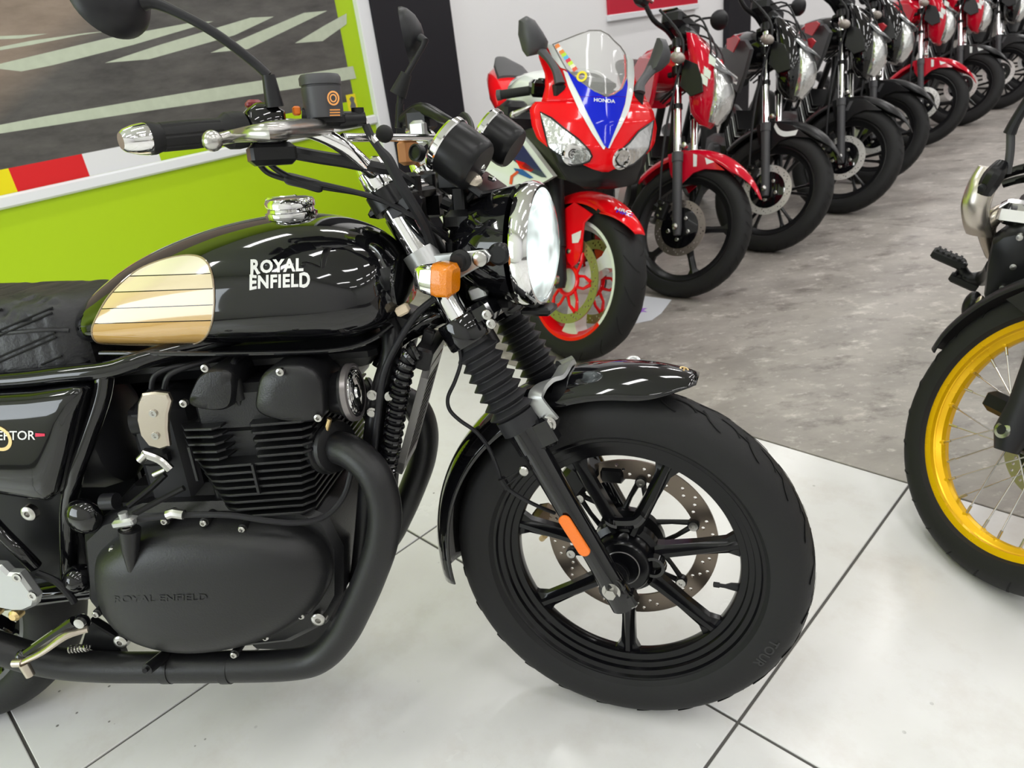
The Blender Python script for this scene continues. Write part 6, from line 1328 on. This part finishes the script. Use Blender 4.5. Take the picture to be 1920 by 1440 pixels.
for s in (-1, 1):
    g = G(); g.prism([V((x_, .062*s, z)) for x_, z in ((-.24, .50), (-.18, .60), (-.02, .68), (.06, .66), (.0, .60), (-.10, .58), (-.17, .50))], Y*.01*s, .002); Q('fender_skirt', g, PLAS, ff)
    g = G(); g.lathe(V((-.20, .074*s, .545)), Y*s, [(0, .010), (.005, .009), (.006, .001)], 12); Q('fender_bolt', g, STEEL, ff)
# crankcase, header pipe, footrests
en = [(1845, 590), (1858, 545), (1868, 470), (1885, 420), (1925, 395), (1990, 400), (2010, 470), (2000, 560), (1940, 600), (1890, 615)]
g = G(); e0 = [atx(B6, x, y, -.34) for x, y in en]; g.prism(e0, V((-.30, 0, .0)), .03); eng6 = P('engine', g, ENG)
cv = [atx(B6, x, y, -.33) for x, y in ((1862, 446), (1884, 430), (1930, 420), (1975, 428), (1975, 585), (1905, 594), (1856, 584), (1846, 548), (1852, 490))]; cc_ = sum(cv, V())/len(cv); g = G()
g.rings([[cc_+(p-cc_)*k+X0*h for p in cv] for k, h in ((1.02, -.03), (1., .0), (.97, .018), (.88, .030), (.6, .036), (.2, .038))])
P('engine_cover', g, SATIN, eng6)
for x, y in ((1912, 445), (1900, 500), (1880, 540), (1876, 582), (1905, 588)): g = G(); c = atx(B6, x, y, -.29); g.lathe(c, X0, [(-.008, .008), (.004, .007), (.005, .001)], 12); P('engine_bolt', g, STEEL, eng6)
g = G(); g.box(atx(B6, 1915, 400, -.36), (.06, .09, .05), X0, Y, .012)
P('starter_motor', g, CHR, eng6)
g = G(); hp6 = [atx(B6, 1900, 396, -.37), atx(B6, 1878, 398, -.36), atx(B6, 1858, 412, -.36), atx(B6, 1850, 436, -.39), atx(B6, 1862, 475, -.45)]; g.tube(hp6, [.018, .019, .020, .019, .018], 16, 6); ex6 = P('exhaust_header', g, WARM)
g = G(); hs6 = [atx(B6, 1862, 312, -.37), atx(B6, 1843, 345, -.35), atx(B6, 1830, 385, -.34), atx(B6, 1832, 420, -.35), atx(B6, 1838, 440, -.37)]
R_ = []
for i, p in enumerate(catmull(hs6, 5)):
    R_.append([p+V((.014*sin(pi*k/8)+.004, -.030*cos(pi*k/8), 0)) for k in range(9)] + [p+V((.010*sin(pi*k/8)-.002, -.026*cos(pi*k/8), 0)) for k in range(8, -1, -1)])
g.rings(R_); P('heat_shield', g, mat('heat_shield_steel', (.55, .50, .45), .25, .95), ex6)
g = G(); g.tube([atx(B6, 1880, 306, -.36), atx(B6, 1862, 332, -.34), atx(B6, 1845, 362, -.34)], [.014, .022, .018], 10, 4); g.lathe(atx(B6, 1842, 352, -.32), X0, [(-.004, .010), (.004, .009), (.005, .001)], 12); P('shield_cover', g, SATIN, ex6)
for nm_, L in (('footrest', ((1752, 473), (1805, 496))), ('brake_pedal', ((1785, 518), (1830, 538)))):
    a, b = atx(B6, *L[0], -.60), atx(B6, *L[1], -.60); d = (b-a).normalized(); g = G(); g.box((a+b)*.5, ((b-a).length+.01, .040 if nm_ == 'footrest' else .03, .026), d, V((1, 0, 0)), .006)
    fr_ = P(nm_, g, RUB)
    for k in range(5 if nm_ == 'footrest' else 3): g = G(); g.box(a.lerp(b, (k+.6)/5.2)+Z0*.014, (.007, .034, .006), d, V((1, 0, 0)), .001); P('rubber_rib', g, RUB, fr_)
g = G(); g.tube([atx(B6, 1800, 496, -.60), atx(B6, 1815, 520, -.60), atx(B6, 1850, 520, -.58), atx(B6, 1870, 500, -.37)], [.012, .016, .022, .025], 12, 4); g.lathe(atx(B6, 1808, 497, -.58), X0, [(-.004, .008), (.006, .007), (.007, .001)], 12); P('footrest_bracket', g, SATIN)
g = G(); g.sphere(atx(B6, 1822, 574, -.37), .030, 16, 10, (.8, .7, 1.3)); P('lower_cover', g, SATIN)
g = G(); g.sphere(atx(B6, 1836, 572, -.35), .018, 14, 8, (.6, .6, 1.4)); P('lower_cover_plate', g, WARM)
g = G(); g.tube([atx(B6, 1888, 325, -.36), atx(B6, 1894, 285, -.36), atx(B6, 1895, 245, -.36)], .0085, 10, 4); P('guard_tube', g, GREYP)
g = G(); g.tube([atx(B6, 1893, 250, -.36), atx(B6, 1905, 225, -.36), atx(B6, 1935, 175, -.36)], [.013, .011, .010], 10, 4); P('guard_sleeve', g, PLAS)
g = G(); g.tube([atx(B6, 1875, 330, -.47), atx(B6, 1910, 318, -.47), atx(B6, 1990, 300, -.47)], .011, 10, 4); g2 = G(); P('frame_tube', g, GLOSS)
g = G(); g.tube([atx(B6, 1880, 345, -.58), atx(B6, 1920, 335, -.58), atx(B6, 2000, 330, -.58)], .010, 10, 4); P('frame_tube', g, GLOSS)
# the rest of the bike beyond the frame edge, kept simple but complete
secs = [(-.28, .92, .06, .06), (-.38, .95, .13, .10), (-.55, .95, .14, .11), (-.75, .90, .10, .07)]
g = G(); g.rings(loft([((x_, 0, z), Y*h, Z0*v) for x_, z, h, v in secs], 20, 2.5)); P('fuel_tank', g, GLOSS)
secs = [(-.72, .86, .10, .03), (-1.0, .86, .13, .04), (-1.4, .90, .10, .035)]
g = G(); g.rings(loft([((x_, 0, z), Y*h, Z0*v) for x_, z, h, v in secs], 18, 3.)); P('seat', g, LEATH)
g = G(); g.tube([V((-.56, .36, 1.13)), V((-.50, .2, 1.12)), V((-.44, .08, 1.08)), V((-.44, -.08, 1.08)), V((-.50, -.2, 1.12)), V((-.56, -.36, 1.13))], .012, 10, 5); Q('handlebar', g, SATIN)
rc = V((-1.36, 0, .30)); g = G(); g.ringprof(rc, Y, tyre_prof(.30, .12, .23, .035, 6), 56, ref=X0); P('rear_tyre', g, RUB)
g = G(); g.ringprof(rc, Y, [(-.038, .231), (0, .218), (.038, .231), (.036, .22), (0, .205), (-.036, .22)], 56, ref=X0); P('rear_wheel_rim', g, GOLD)
g = G(); g.tube([V((-.74, -.10, .38)), rc-Y*.11], .022, 10); P('swingarm', g, SATIN); g = G(); g.tube([V((-.74, .10, .38)), rc+Y*.11], .022, 10); P('swingarm', g, SATIN)
g = G(); g.tube([V((-.35, 0, .90)), V((-.7, 0, .80)), V((-1.35, 0, .84))], .028, 10, 4); P('frame', g, SATIN)
g = G(); g.tube([V((-.70, .14, .28)), V((-.66, .26, .06)), V((-.65, .29, .04))], .012, 10); P('side_stand', g, SATIN)
